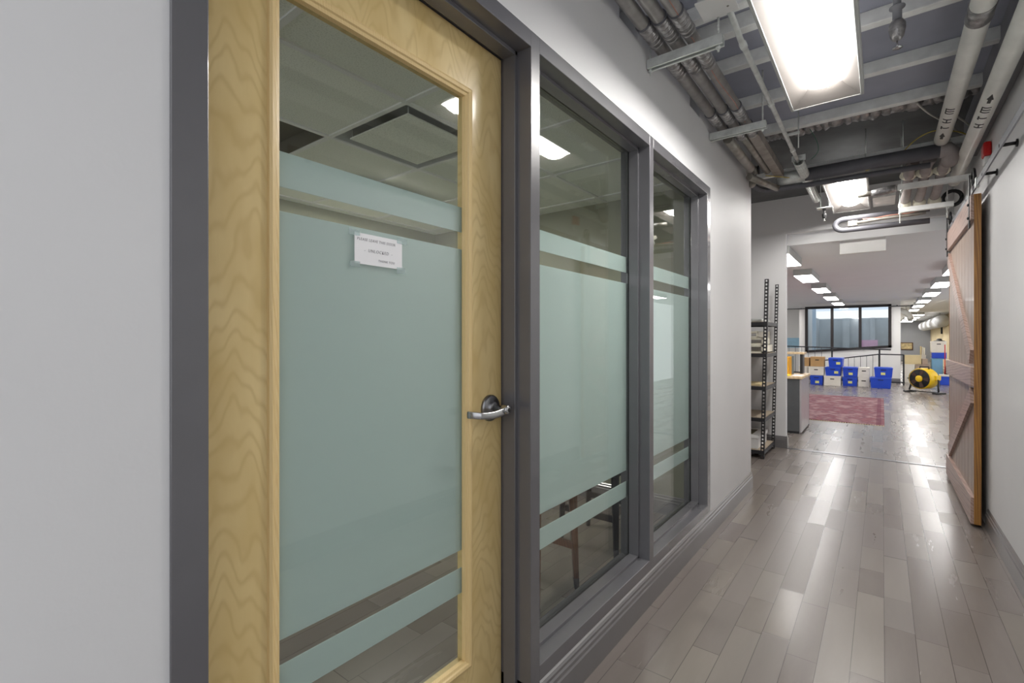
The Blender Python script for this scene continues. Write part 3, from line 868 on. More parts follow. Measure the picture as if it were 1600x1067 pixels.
# junction box and sprinkler conduit
t = thing('junction_box', 'square white junction box beside the nearest lamp', 'junction box', (-0.54, 2.08, 2.62))
MB().box(-0.60, -0.475, 2.02, 2.14, 2.62, 2.665, 0.005).build('box_body', 'galv', t)
MB().box(-0.608, -0.467, 2.012, 2.148, 2.614, 2.621, 0.002).build('cover_plate', 'white_enamel', t)
MB().cyl((-0.56, 2.04, 2.66), (-0.56, 2.04, 2.87), 0.006, n=8).build('hanger_rod', 'galv', t)
MB().lathe((-0.50, 2.10, 2.6125), [(0.004, 0), (0.005, 0.0015)], 'z', 10).build('screw', 'galv_dk', t)
t = thing('electrical_conduit', 'slim grey conduit running from the junction box beside the lamp', 'conduit', (-0.505, 3.0, 2.60))
MB().tube([(-0.51, 2.14, 2.64), (-0.508, 2.24, 2.625), (-0.505, 2.34, 2.60), (-0.505, 4.22, 2.60)], 0.0125, 14).build('tube', 'galv', t)
for y in (2.40, 3.10, 3.95):
    MB().lathe((-0.505, y, 2.60), [(0.0125, -0.02), (0.0165, -0.017), (0.0165, 0.017), (0.0125, 0.02)], 'y', 12).build('coupling', 'galv', t)
MB().box(-0.50, -0.43, 3.66, 3.675, 2.605, 2.62).build('clip', 'galv', t)
MB().cyl((-0.47, 3.95, 2.61), (-0.47, 3.95, 2.87), 0.004, n=8).build('hanger_rod', 'galv', t)
t = thing('pipe_sleeve', 'thick pale open-ended sleeve on the slim conduit before the small sprinkler', 'pipe', (-0.50, 4.9, 2.58))
b = MB(); n = 20; y0, y1 = 4.20, 5.45
for k in range(n):
    a0 = -PI * 0.42 + k * (2 * PI * 0.92) / n; a1 = a0 + (2 * PI * 0.92) / n
    vs = []
    for (yy) in (y0, y1):
        for rr in (0.036, 0.031):
            for a in (a0, a1): vs.append((-0.50 + rr * math.cos(a + 2.1), yy, 2.595 + rr * math.sin(a + 2.1)))
    b.add(vs, [(0, 1, 5, 4), (2, 6, 7, 3), (0, 2, 3, 1), (4, 5, 7, 6), (0, 4, 6, 2), (1, 3, 7, 5)], True)
b.build('sleeve', 'galv', t)
MB().box(-0.545, -0.455, 4.20, 4.215, 2.60, 2.64).build('collar', 'galv', t)
t = thing('bracket_plate', 'small pale bracket plate under the end of the thick sleeve', 'bracket', (-0.44, 5.5, 2.50))
MB().box(-0.50, -0.37, 5.46, 5.54, 2.505, 2.515, 0.002).build('plate', 'galv', t)
MB().cyl((-0.47, 5.5, 2.51), (-0.47, 5.5, 2.87), 0.004, n=8).build('hanger_rod', 'galv', t)
MB().cyl((-0.40, 5.5, 2.51), (-0.40, 5.5, 2.87), 0.004, n=8).build('hanger_rod', 'galv', t)
def sprinkler(lab, x, y, ztop, s, pipe, body, bulb, deck=2.87):
    t = thing('sprinkler', lab, 'sprinkler', (x, y, ztop - 0.22 * s), 'ceiling sprinklers')
    MB().cyl((x, y, ztop), (x, y, deck), 0.017 * s, n=14).build('drop_pipe', pipe, t)
    MB().lathe((x, y, ztop), [(0.020 * s, 0.015 * s), (0.034 * s, 0.005 * s), (0.034 * s, 0), (0.020 * s, -0.01 * s), (0.020 * s, -0.06 * s), (0.024 * s, -0.065 * s)], 'z', 18).build('fitting', body, t)
    MB().lathe((x, y, ztop), [(0.024 * s, -0.065 * s), (0.036 * s, -0.085 * s), (0.036 * s, -0.11 * s), (0.028 * s, -0.15 * s), (0.018 * s, -0.165 * s), (0.010 * s, -0.17 * s)], 'z', 18).build('cup', bulb, t)
    b = MB(); b.cyl((x, y, ztop - 0.17 * s), (x, y, ztop - 0.205 * s), 0.004 * s, n=8)
    b.lathe((x, y, ztop - 0.207 * s), [(0.004 * s, 0.004 * s), (0.022 * s, 0.002 * s), (0.022 * s, -0.001 * s), (0.003 * s, -0.003 * s)], 'z', 14)
    b.build('deflector', 'chrome', t)
sprinkler('grey sprinkler drop with a cup, right of the nearest lamp', 0.055, 2.80, 2.755, 0.88, 'beam_grey', 'beam_grey', 'foil')
sprinkler('tiny black sprinkler below the bracket plate', -0.44, 5.5, 2.497, 0.52, 'galv', 'blackmatte', 'blackmatte', 2.5)

# big dark insulated cross pipe with its downturned end
t = thing('insulated_cross_pipe', 'thick black insulated pipe crossing the corridor from wall to wall', 'pipe', (-0.2, 4.60, 2.60))
pts = [(-0.50, 4.60, 2.60), (0.345, 4.60, 2.60)]
b = MB(); b.tube(pts, 0.050, 24); b.build('pipe', 'insul', t)
b = MB(); b.tube([(0.33, 4.60, 2.60), (0.37, 4.60, 2.598), (0.385, 4.62, 2.585), (0.388, 4.64, 2.56), (0.388, 4.70, 2.53)], [0.052, 0.052, 0.052, 0.050, 0.046], 22); b.build('elbow', 'insul_grey', t)
b = MB(); b.tube([(-0.50, 4.60, 2.60), (-0.70, 4.60, 2.60)], 0.053, 22); b.build('pale_sleeve', 'galv', t)
for x in (-0.1, 0.125):
    b = MB(); b.cyl((x, 4.60, 2.64), (x, 4.60, 2.87), 0.004, n=8); b.build('hanger_rod', 'galv', t)
t = thing('lower_cross_pipe', 'thin black pipe hugging the underside of the thick cross pipe', 'pipe', (-0.3, 4.74, 2.53))
b = MB(); b.tube([(-0.862, 4.40, 2.54), (-0.83, 4.55, 2.53), (-0.78, 4.60, 2.525), (-0.5, 4.62, 2.52), (0.05, 4.63, 2.52), (0.28, 4.66, 2.525)], 0.021, 14); b.build('pipe', 'insul', t)
b = MB(); b.lathe((-0.862, 4.40, 2.55), [(0.02, -0.03), (0.034, -0.025), (0.034, 0.02), (0.02, 0.025)], 'y', 12); b.build('elbow', 'galv_dk', t)
t = thing('wall_valve', 'dark valve fitting on the wall end above the cross pipe', 'valve', (-0.85, 4.30, 2.60))
b = MB(); b.lathe((-0.85, 4.30, 2.62), [(0.01, -0.05), (0.032, -0.045), (0.034, -0.02), (0.022, -0.015), (0.022, 0.02), (0.036, 0.03), (0.03, 0.05), (0.01, 0.055)], 'x', 14); b.build('valve_body', 'galv_dk', t)
b = MB(); b.lathe((-0.79, 4.30, 2.62), [(0.034, -0.004), (0.038, 0), (0.034, 0.004), (0.008, 0.003)], 'x', 14); b.build('flange', 'black', t)
S(MB().box(-0.875, 0.52, 4.665, 4.70, 2.655, 2.70, 0.003).build('trim_6', 'joist'), 'pale steel angle just behind the thick cross pipe', 'beam')

# white wrapped pipes at the right
def wrapped(lab, x0, y0, x1, y1, z, r, marks, sleeve):
    t = thing('wrapped_pipe', lab, 'pipe', ((x0 + x1) / 2, (y0 + y1) / 2, z), 'ivory wrapped pipes by the right wall')
    b = MB(); b.cyl((x0, y0, z), (x1, y1, z), r, n=26); b.build('pipe', 'pvc', t)
    if sleeve:
        ys = sleeve
        f = (ys - y0) / (y1 - y0); xs = x0 + f * (x1 - x0)
        b = MB(); b.tube([(xs, ys - 0.06, z), (xs, ys, z), (xs, ys + 0.06, z)], [r + 0.004, r + 0.002, r + 0.004], 24); b.build('foil_band', 'foil', t)
    b = MB()
    for kind, yy in marks:
        f = (yy - y0) / (y1 - y0); xc = x0 + f * (x1 - x0)
        rr = r + 0.0008
        def patch(a0, a1, ya, yb):
            n_ = 5; vs = []
            for k in range(n_ + 1):
                a = a0 + (a1 - a0) * k / n_
                for q in (ya, yb):
                    for r2 in (rr, rr - 0.0012):
                        vs.append((xc + r2 * math.cos(a), q, z + r2 * math.sin(a)))
            fs_ = []
            for k in range(n_):
                o_ = k * 4
                fs_ += [(o_, o_ + 2, o_ + 6, o_ + 4), (o_ + 1, o_ + 5, o_ + 7, o_ + 3), (o_, o_ + 4, o_ + 5, o_ + 1), (o_ + 2, o_ + 3, o_ + 7, o_ + 6)]
            b.add(vs, fs_, False)
        c = -PI * 0.60; wd = 0.5
        if kind == 'arrow':
            for k in range(6):
                patch(c - 0.06 * (k + 1) * 0.9, c + 0.06 * (k + 1) * 0.9, yy + k * 0.012, yy + (k + 1) * 0.012)
            patch(c - 0.18, c + 0.18, yy + 0.07, yy + 0.12)
        elif kind == 'E':
            patch(c - wd, c + wd, yy, yy + 0.012); patch(c - wd, c + wd, yy + 0.035, yy + 0.047); patch(c - wd, c + wd, yy + 0.07, yy + 0.082)
            patch(c - wd, c - wd + 0.16, yy, yy + 0.08)
        elif kind == 'H':
            patch(c - wd, c + wd, yy, yy + 0.014); patch(c - wd, c + wd, yy + 0.05, yy + 0.064); patch(c - 0.08, c + 0.08, yy, yy + 0.06)
        elif kind == 'T':
            patch(c - wd, c - wd + 0.2, yy, yy + 0.05); patch(c - wd, c + wd, yy + 0.018, yy + 0.032)
    b.build('stencilled_marks', 'mark', t)
    return t
wrapped('ivory wrapped pipe with a foil band, left of the pair', 0.34, 0.3, 0.335, 4.545, 2.66, 0.044,
        [('arrow', 4.28), ('T', 4.16), ('H', 4.03), ('E', 3.86)], 2.86)
wrapped('ivory wrapped pipe closer to the barn door track', 0.455, 0.3, 0.475, 5.4, 2.56, 0.042,
        [('arrow', 3.50), ('E', 3.68), ('T', 3.82), ('H', 3.94)], None)

# grey insulated stubs in cream elbows, over the trapeze struts
SL = ['left', 'middle', 'right']
for i, x in enumerate((0.165, 0.262, 0.362)):
    t = thing('elbow_pipe', '%s grey pipe of three bending through cream elbows above the struts' % SL[i], 'pipe', (x, 5.1, 2.5), 'grey pipes with cream elbows')
    zt = 2.565
    b = MB(); b.tube([(x + 0.03, 4.72, zt + 0.02), (x + 0.01, 4.76, zt), (x, 4.80, zt - 0.03), (x, 4.86, zt - 0.045)], [0.033, 0.034, 0.034, 0.034], 18); b.build('foam_stub', 'insul_grey', t)
    b = MB(); b.tube([(x - 0.040, 4.84, 2.527), (x - 0.02, 4.86, 2.527), (x, 4.87, 2.528), (x + 0.025, 4.875, 2.53), (x + 0.038, 4.88, 2.535)], [0.024, 0.034, 0.038, 0.034, 0.024], 18); b.build('cream_elbow', 'cream', t)
    b = MB(); b.tube([(x, 4.87, 2.52), (x, 5.0, 2.52), (x, 5.30, 2.485), (x - 0.01, 5.42, 2.455)], 0.032, 18); b.build('foam_run', 'insul_grey', t)
    b = MB(); b.tube([(x - 0.045, 5.43, 2.432), (x - 0.01, 5.44, 2.428), (x + 0.03, 5.45, 2.432)], [0.025, 0.036, 0.027], 16); b.build('cream_saddle', 'cream', t)
# small pipe with foil tee
t = thing('foil_tee', 'crinkled foil tee fitting left of the upper pale strut', 'pipe fitting', (0.03, 5.0, 2.47))
b = MB(); b.tube([(-0.16, 5.02, 2.465), (-0.06, 5.0, 2.465)], 0.020, 14); b.build('pipe', 'galv_dk', t)
b = MB(); b.tube([(-0.07, 5.0, 2.465), (-0.03, 5.0, 2.463), (0.03, 5.0, 2.47), (0.09, 4.99, 2.475)], [0.022, 0.030, 0.034, 0.028], 14); b.build('foil_wrap', 'foil', t)
# black U loop below the second lamp
t = thing('pipe_loop', 'black insulated pipe loop below the second corridor lamp', 'pipe', (0.0, 5.9, 2.37))
P_ = []
for k in range(13):
    a = PI / 2 + PI * k / 12
    P_.append((-0.30 + 0.075 * math.cos(a), 5.87, 2.40 + 0.055 * math.sin(a)))
P_ = [(0.35, 5.87, 2.455)] + P_ + [(0.35, 5.87, 2.345)]
b = MB(); b.tube(P_, 0.026, 16); b.build('pipe', 'insul', t)
b = MB(); b.box(-0.27, -0.19, 5.84, 5.86, 2.375, 2.425, 0.004); b.build('joint_box', 'galv_dk', t)
b = MB(); b.tube([(-0.20, 5.85, 2.40), (0.0, 5.84, 2.412), (0.2, 5.84, 2.415), (0.32, 5.84, 2.42)], 0.016, 10); b.build('inner_pipe', 'galv_dk', t)
b = MB(); b.tube([(-0.15, 5.82, 2.425), (-0.05, 5.82, 2.42), (0.05, 5.82, 2.43), (0.2, 5.82, 2.428), (0.28, 5.82, 2.44)], 0.004, 6); b.build('red_line', 'copper_line', t)
b = MB(); b.cyl((0.3, 5.87, 2.45), (0.3, 5.87, 2.87), 0.004, n=8); b.build('hanger_rod', 'galv', t)
# pale electrical box by lamp 2
b = MB(); b.box(-0.07, 0.10, 5.55, 5.93, 2.55, 2.62, 0.004)
mark(b.build('cable_box', 'joist'), 'pale sheet metal box right beside the second corridor lamp', 'box')
# black flexible duct ring near the wall
t = thing('coiled_hose', 'coil of black hose hung high behind the barn door wheel', 'hose', (0.50, 5.55, 2.42))
b = MB()
for rr, yy in ((0.062, 5.55), (0.056, 5.57), (0.065, 5.59)):
    b.tube([(0.478 + rr * math.cos(2 * PI * k / 20), yy, 2.46 + rr * math.sin(2 * PI * k / 20)) for k in range(21)], 0.010, 8)
b.build('hose', 'blackmatte', t)
b = MB(); b.cyl((0.478, 5.57, 2.5), (0.478, 5.57, 2.87), 0.004, n=8); b.build('hanger_rod', 'galv', t)
# cables
def cable(lab, pts, r, mat):
    P = [Vector(p) for p in pts]; out = []
    for i in range(len(P) - 1):
        p0 = P[max(0, i - 1)]; p1 = P[i]; p2 = P[i + 1]; p3 = P[min(len(P) - 1, i + 2)]
        for k in range(6):
            u = k / 6
            out.append(0.5 * ((2 * p1) + (p2 - p0) * u + (2 * p0 - 5 * p1 + 4 * p2 - p3) * u * u + (3 * p1 - p0 - 3 * p2 + p3) * u ** 3))
    out.append(P[-1])
    return mark(MB().tube(out, r, 8).build('ceiling_cable', mat), lab, 'cable')
cable('yellow wire arching over the right end of the thick cross pipe', [(0.12, 4.66, 2.652), (0.20, 4.62, 2.72), (0.30, 4.6, 2.75), (0.42, 4.62, 2.72), (0.50, 4.66, 2.68)], 0.0035, 'wire_yellow')
cable('yellow wire lying below the middle of the thick cross pipe', [(-0.10, 4.60, 2.548), (0.0, 4.60, 2.565), (0.10, 4.60, 2.59), (0.2, 4.62, 2.60)], 0.003, 'wire_yellow')
cable('white cable looping under the dark deck behind the left ivory pipe', [(0.18, 4.12, 2.80), (0.25, 4.30, 2.78), (0.35, 4.50, 2.76), (0.45, 4.70, 2.73), (0.55, 4.8, 2.72)], 0.006, 'wire_white')
cable('second white cable crossing behind the ivory pipes', [(0.33, 4.08, 2.82), (0.34, 4.25, 2.76), (0.42, 4.40, 2.73), (0.50, 4.55, 2.70)], 0.006, 'wire_white')
cable('thin green wire dangling by the thick sleeve', [(-0.45, 4.18, 2.86), (-0.39, 4.22, 2.74), (-0.38, 4.26, 2.66), (-0.43, 4.3, 2.62)], 0.0022, 'wire_green')
cable('short yellow wire among the conduits at the wall end', [(-0.75, 4.36, 2.58), (-0.68, 4.42, 2.575), (-0.6, 4.5, 2.57)], 0.003, 'wire_yellow')

# hanging blank sign
t = thing('hanging_sign', 'blank white sign box hanging at the hall opening', 'sign', (-0.165, 6.52, 2.22))
MB().box(-0.375, 0.035, 6.49, 6.545, 2.195, 2.39, 0.004).build('sign_box', 'white_enamel', t)
MB().box(-0.20, -0.13, 6.50, 6.535, 2.385, 2.34 + 0.06).build('mount', 'galv', t)
# red alarm
t = thing('fire_alarm', 'red and white fire alarm high on the right wall', 'alarm', (0.53, 4.33, 2.38))
MB().box(0.515, 0.555, 4.28, 4.38, 2.425, 2.515, 0.012).build('red_cover', 'red', t)
MB().box(0.52, 0.555, 4.29, 4.37, 2.375, 2.424, 0.008).build('white_base', 'white_enamel', t)

# ------------------------------------------------------------------ sliding barn door
bx0, bx1 = 0.487, 0.521
by0, by1 = 4.41, 5.96
bt = 2.215
t = thing('door_2', 'weathered brown plank barn door hung on the black wall track', 'door', (0.505, by0, 0), kind='structure')
b = MB(); nb = 9; wd = (by1 - by0) / nb
for i in range(nb):
    b.box(bx0 + 0.006, bx1 - 0.001, by0 + 0.004 + i * wd + 0.0015, by0 + 0.004 + (i + 1) * wd - 0.0055, 0.02, bt, 0.002)
b.build('plank_panel', 'barn', t)
b = MB(); b.box(bx0 - 0.002, bx1, by0 - 0.004, by0 + 0.004, 0.02, bt, 0.001); b.box(bx0 + 0.004, bx1, by1 - 0.004, by1 + 0.004, 0.02, bt, 0.001)
b.build('edge_board', 'barn_edge', t)
for z0, z1 in ((2.05, bt), (0.935, 1.062), (0.02, 0.195)):
    MB().box(bx0 - 0.018, bx0 + 0.007, by0, by1, z0, z1, 0.002).build('cross_rail', 'barn_rail', t)
def brace(ya, za, yb, zb, wd=0.11):
    d = Vector((0, yb - ya, zb - za)).normalized(); nrm = Vector((0, -d.z, d.y)) * wd / 2
    a = Vector((0, ya, za)); c = Vector((0, yb, zb))
    pr = [(p.y, p.z) for p in (a - nrm, c - nrm, c + nrm, a + nrm)]
    MB().prism(pr, 'x', bx0 - 0.013, bx0 + 0.007).build('diagonal_brace', 'barn_rail', t)
brace(by1 - 0.07, 1.98, by0 + 0.10, 1.13)
brace(by0 + 0.08, 0.87, by1 - 0.12, 0.25)
for yy, nm in ((by0 + 0.07, 0), (by1 - 0.08, 1)):
    b = MB(); b.box(bx0 - 0.021, bx0 - 0.014, yy - 0.024, yy + 0.024, 2.0, 2.30, 0.002)
    st = b.build('hanger_strap', 'black', t)
    b = MB()
    rr = 0.052
    b.tube([(bx0 + 0.004, yy + rr * math.cos(2 * PI * k / 24), 2.347 + rr * math.sin(2 * PI * k / 24)) for k in range(25)], 0.008, 8)
    for k in range(5):
        a = 2 * PI * k / 5
        b.cyl((bx0 + 0.004, yy, 2.347), (bx0 + 0.004, yy + rr * math.cos(a), 2.347 + rr * math.sin(a)), 0.005, n=6)
    b.lathe((bx0 + 0.004, yy, 2.347), [(0.014, -0.014), (0.014, 0.014)], 'x', 12)
    b.build('wheel', 'black', st)
    MB().box(bx0 - 0.021, bx0 - 0.014, yy - 0.018, yy + 0.018, 2.29, 2.36, 0.002).build('strap_head', 'black', st)
    for z in (2.07, 2.16):
        MB().lathe((bx0 - 0.021, yy, z), [(0.010, 0), (0.010, -0.006), (0.004, -0.009)], 'x', 8).build('bolt', 'black', st)
t = thing('sliding_door_track', 'flat dark steel track along the right wall above the barn door', 'track', (0.495, 3.8, 2.25))
MB().box(0.487, 0.495, 1.30, 6.15, 2.245, 2.287, 0.001).build('rail', 'beam_grey', t)
for y in (1.45, 2.15, 2.85, 3.55, 4.10, 4.80, 5.6):
    b = MB(); b.cyl((0.494, y, 2.262), (0.556, y, 2.262), 0.009, n=10); b.lathe((0.5545, y, 2.262), [(0.020, -0.006), (0.020, 0)], 'x', 14)
    b.lathe((0.486, y, 2.262), [(0.006, -0.002), (0.011, 0)], 'x', 8)
    b.build('standoff', 'black', t)
MB().box(0.481, 0.50, 4.30, 4.335, 2.235, 2.30, 0.002).build('end_stop', 'galv', t)

# ------------------------------------------------------------------ metal shelving in the alcove
t = thing('metal_shelving', 'black boltless rack with five shelves beside the end of the left wall', 'shelving', (-1.40, 5.9, 0))
def angle_post(x, y, sx, sy, top, lean):
    b = MB(); W_ = 0.036; th_ = 0.002; pitch = 0.0375; hw_ = 0.016; hh_ = 0.020
    def X(z): return x + lean * z
    nz = int(top / pitch)
    for k in range(nz):
        z0 = k * pitch; z1 = z0 + pitch; m0 = z0 + (pitch - hh_) / 2; m1 = m0 + hh_; xo = X(z0)
        e = (W_ - hw_) / 2
        # leg facing the viewer (lies in x), leg facing sideways (lies in y)
        b.box(xo, xo - sx * e, y, y + sy * th_, z0, z1); b.box(xo - sx * (W_ - e), xo - sx * W_, y, y + sy * th_, z0, z1)
        b.box(xo - sx * e, xo - sx * (W_ - e), y, y + sy * th_, z0, m0); b.box(xo - sx * e, xo - sx * (W_ - e), y, y + sy * th_, m1, z1)
        b.box(xo, xo - sx * th_, y, y + sy * e, z0, z1); b.box(xo, xo - sx * th_, y + sy * (W_ - e), y + sy * W_, z0, z1)
        b.box(xo, xo - sx * th_, y + sy * e, y + sy * (W_ - e), z0, m0); b.box(xo, xo - sx * th_, y + sy * e, y + sy * (W_ - e), m1, z1)
    b.build('upright_post', 'black', t)
LEAN = 0.022
SX0, SX1, SY0, SY1 = -1.88, -0.972, 5.57, 6.20
angle_post(SX1, SY0, 1, 1, 1.89, LEAN)
angle_post(SX1, SY1, 1, -1, 1.89, LEAN)
angle_post(SX0, SY0, -1, 1, 1.89, LEAN)
angle_post(SX0, SY1, -1, -1, 1.89, LEAN)
TZ = [0.085, 0.425, 0.755, 1.10, 1.43]
for z in TZ:
    dx = LEAN * z
    b = MB(); x0, x1 = SX0 + dx + 0.002, SX1 + dx - 0.002
    for ya, yb in ((SY0 + 0.003, SY0 + 0.011), (SY1 - 0.011, SY1 - 0.003)):
        b.box(x0, x1, ya, yb, z - 0.038, z - 0.024); b.box(x0, x1, ya, yb, z - 0.018, z)
        b.box(x0, x1, ya + 0.003, yb, z - 0.024, z - 0.018)
    for xa, xb in ((x0, x0 + 0.008), (x1 - 0.008, x1)):
        b.box(xa, xb, SY0 + 0.011, SY1 - 0.011, z - 0.038, z)
    b.build('shelf_beam', 'black', t)
    MB().box(x0 + 0.010, x1 - 0.010, SY0 + 0.012, SY1 - 0.012, z - 0.010, z + 0.003).build('shelf_board', 'shelfboard', t)
# things on the shelves
def on_shelf(name, lab, cat, parts, group=None):
    xs = parts[0][1]
    t_ = thing(name, lab, cat, ((xs[0] + xs[1]) / 2, (xs[2] + xs[3]) / 2, xs[4]), group)
    for nm, bb, mt in parts: MB().box(*bb, 0.003).build(nm, mt, t_)
    return t_
zt = 1.43 + 0.003
b = MB(True)
for k, (xx, yy, rr) in enumerate(((-1.30, 5.78, 0.02),)):
    b.box(-1.55, -1.0, 5.62, 6.12, zt, zt + 0.035, 0.012)
mark(b.build('folded_plastic_sheet', 'housing'), 'folded grey plastic sheet on the top shelf of the rack', 'plastic sheet')
z0 = 1.103
for k, (x0, x1, y0, y1, hh, tilt, lab) in enumerate((
        (-1.50, -0.985, 5.60, 6.15, 0.085, 0.0, 'lowest cream metal frame stacked on the rack'),
        (-1.56, -1.00, 5.61, 6.14, 0.075, 0.05, 'middle cream metal frame stacked on the rack'),
        (-1.60, -1.02, 5.62, 6.13, 0.07, -0.06, 'topmost cream metal frame stacked on the rack'))):
    b = MB(); q = 0.018
    za, zb = z0, z0 + hh
    for yy in (y0, y1 - q): b.box(x0, x1, yy, yy + q, za, za + q); b.box(x0, x1, yy, yy + q, zb - q, zb)
    for xx in (x0, (x0 + x1) / 2, x1 - q): 
        b.box(xx, xx + q, y0, y1, za, za + q * 0.6); b.box(xx, xx + q, y0, y0 + q, za, zb); b.box(xx, xx + q, y1 - q, y1, za, zb)
    b.box(x1 - 0.004, x1, y0, y1, za, zb)
    c = Vector(((x0 + x1) / 2, (y0 + y1) / 2, za))
    b.xf(Matrix.Translation(c) @ Matrix.Rotation(tilt, 4, 'Z') @ Matrix.Translation(-c))
    o = b.build('wire_rack', 'cream'); mark(o, lab, 'metal frame', 'cream frames stacked on the rack')
    z0 = zb + 0.001
on_shelf('large_envelope', 'tan envelope lying on the middle shelf of the rack', 'envelope', [('envelope', (-1.36, -1.02, 5.62, 5.95, 0.759, 0.775), 'card_beige')])
on_shelf('storage_tray', 'shallow white tray on the bottom shelf of the rack', 'tray', [('tray', (-1.60, -1.04, 5.62, 6.10, 0.089, 0.20), 'white_enamel')])
on_shelf('document_tray', 'thin white open tray resting on the bottom shelf tray', 'tray', [('tray', (-1.55, -1.02, 5.60, 6.05, 0.201, 0.235), 'white_enamel'), ('green_leaflet', (-1.40, -1.10, 5.66, 5.95, 0.2355, 0.239), 'vent_dark')])

# ------------------------------------------------------------------ desk beyond the cross wall
DXr = -0.84
t = thing('office_desk', 'charcoal and pale maple desk just past the cross wall', 'desk', (-1.5, 7.75, 0))
MB().box(-2.2, DXr - 0.02, 7.345, 7.365, 0.03, 0.725).build('front_panel', 'desk_side', t)
MB().box(DXr - 0.02, DXr, 7.34, 8.17, 0.02, 0.725).build('side_panel', 'desk_grey', t)
MB().box(-2.2, -2.18, 7.365, 8.17, 0.02, 0.725).build('side_panel', 'desk_side', t)
MB().box(DXr - 0.021, DXr + 0.001, 8.17, 8.185, 0.0, 0.725).build('edge_strip', 'black', t)
MB().box(-2.23, DXr + 0.015, 7.32, 8.20, 0.725, 0.757, 0.003).build('desk_top', 'desk_top', t)
MB().box(-2.19, DXr - 0.03, 7.36, 8.16, 0.0, 0.03).build('plinth', 'black', t)
t = thing('desk_hutch', 'raised maple shelf on black uprights standing on the desk', 'hutch', (-1.4, 8.05, 0.757))
MB().box(-2.1, -0.87, 7.95, 8.18, 1.035, 1.065, 0.003).build('shelf_top', 'desk_top', t)
MB().box(-0.93, -0.895, 7.97, 8.16, 0.758, 1.035).build('upright', 'black', t)
MB().box(-2.08, -2.045, 7.97, 8.16, 0.758, 1.035).build('upright', 'black', t)
MB().box(-2.045, -0.93, 8.14, 8.16, 0.758, 0.775).build('bottom_rail', 'black', t)
FL = [('gold', 'amber'), ('gold', 'amber'), ('gold', 'amber'), ('greyfolder', 'slate'), ('greyfolder', 'slate')]
for k, (mt, cn) in enumerate(FL):
    lab = ['frontmost amber folder standing on the desk', 'second amber folder standing on the desk', 'amber folder right before the slate ones on the desk', 'slate folder right behind the amber ones on the desk', 'rearmost slate folder standing on the desk'][k]
    mark(MB().box(-1.25, -1.015 + 0.005 * k, 7.58 + 0.062 * k, 7.58 + 0.062 * k + 0.056, 0.7575, 1.0 + 0.004 * k, 0.002).build('file_folder', mt), lab, 'folder', 'folders standing on the desk')
mark(MB().box(-1.16, -0.985, 7.36, 7.56, 0.7575, 0.772, 0.002).build('notepad', 'yel_paper'), 'bright yellow pad on the desk before the folders', 'notepad')
mark(MB().box(-0.96, -0.85, 7.45, 7.72, 0.7575, 0.761).build('paper_sheet', 'paper'), 'white paper sheet on the corner of the desk', 'paper')

# rug
b = MB(); b.box(-2.55, 0.03, 8.76, 12.78, 0.0, 0.010, 0.003)
rg = b.build('area_rug', 'rug'); mark(rg, 'faded red patterned rug on the hall floor', 'rug')
b = MB()
for k in range(86): 
    x = -2.54 + k * 0.03
    b.box(x, x + 0.016, 8.725, 8.762, 0.001, 0.004); b.box(x, x + 0.016, 12.778, 12.815, 0.001, 0.004)
b.build('fringe', 'card_beige', rg)

# ------------------------------------------------------------------ boxes
def tote(lab, x0, x1, y, z0, z1, label_at=None, dp=0.42, rz=0.0, lid=True):
    cx = (x0 + x1) / 2; W_ = x1 - x0; H_ = z1 - z0
    t = thing('storage_tote', lab, 'storage tote', (cx, y + dp / 2, z0), 'blue storage totes', rz=rz)
    b = MB(); k = 0.90
    def fr(s0, z): return [(-W_ / 2 * s0, -dp / 2 * s0, z), (W_ / 2 * s0, -dp / 2 * s0, z), (W_ / 2 * s0, dp / 2 * s0, z), (-W_ / 2 * s0, dp / 2 * s0, z)]
    b.add(fr(0.88, 0.001) + fr(0.96, H_ - 0.05) + fr(0.96, H_ - 0.03), [(0, 1, 5, 4), (1, 2, 6, 5), (2, 3, 7, 6), (3, 0, 4, 7), (0, 3, 2, 1), (4, 5, 9, 8), (5, 6, 10, 9), (6, 7, 11, 10), (7, 4, 8, 11), (8, 9, 10, 11)])
    b.build('bin', 'blue', t, world=False)
    b = MB(); b.box(-W_ / 2, W_ / 2, -dp / 2, dp / 2, H_ - 0.032, H_ - 0.012, 0.004); b.box(-W_ / 2 + .02, W_ / 2 - .02, -dp / 2 + .02, dp / 2 - .02, H_ - 0.012, H_ - 0.001, 0.003)
    b.build('lid', 'blue_lid', t, world=False)
    b = MB(); b.box(-0.055, 0.055, -dp / 2 * 0.965 - 0.006, -dp / 2 * 0.93, H_ - 0.075, H_ - 0.058, 0.003)
    b.build('handle_grip', 'hole', t, world=False)
    if label_at:
        ly, lz = label_at
        s_ = 0.88 + 0.08 * (lz * H_) / (H_ - 0.05)
        MB().box(ly * W_ - 0.045, ly * W_ + 0.045, -dp / 2 * s_ - 0.006, -dp / 2 * s_ + 0.004, lz * H_ - 0.032, lz * H_ + 0.032).build('sticker', 'label_y', t, world=False)
    return t
def carton(lab, x0, x1, y, z0, z1, mt='card_white', dp=0.40, rz=0.0, hole=True, grp='cardboard cartons'):
    cx = (x0 + x1) / 2; W_ = x1 - x0; H_ = z1 - z0
    t = thing('carton', lab, 'carton', (cx, y + dp / 2, z0), grp, rz=rz)
    MB().box(-W_ / 2 + .004, W_ / 2 - .004, -dp / 2 + .004, dp / 2 - .004, 0.001, H_ - 0.03, 0.002).build('box_body', mt, t, world=False)
    MB().box(-W_ / 2, W_ / 2, -dp / 2, dp / 2, H_ - 0.055 if hole else H_ - 0.031, H_ - 0.001, 0.002).build('lid', mt, t, world=False)
    if hole:
        MB().box(-0.045, 0.045, -dp / 2 - 0.0015, -dp / 2 + 0.006, H_ - 0.095, H_ - 0.072).build('hand_hole', 'hole', t, world=False)
    return t
R_ = 0.001
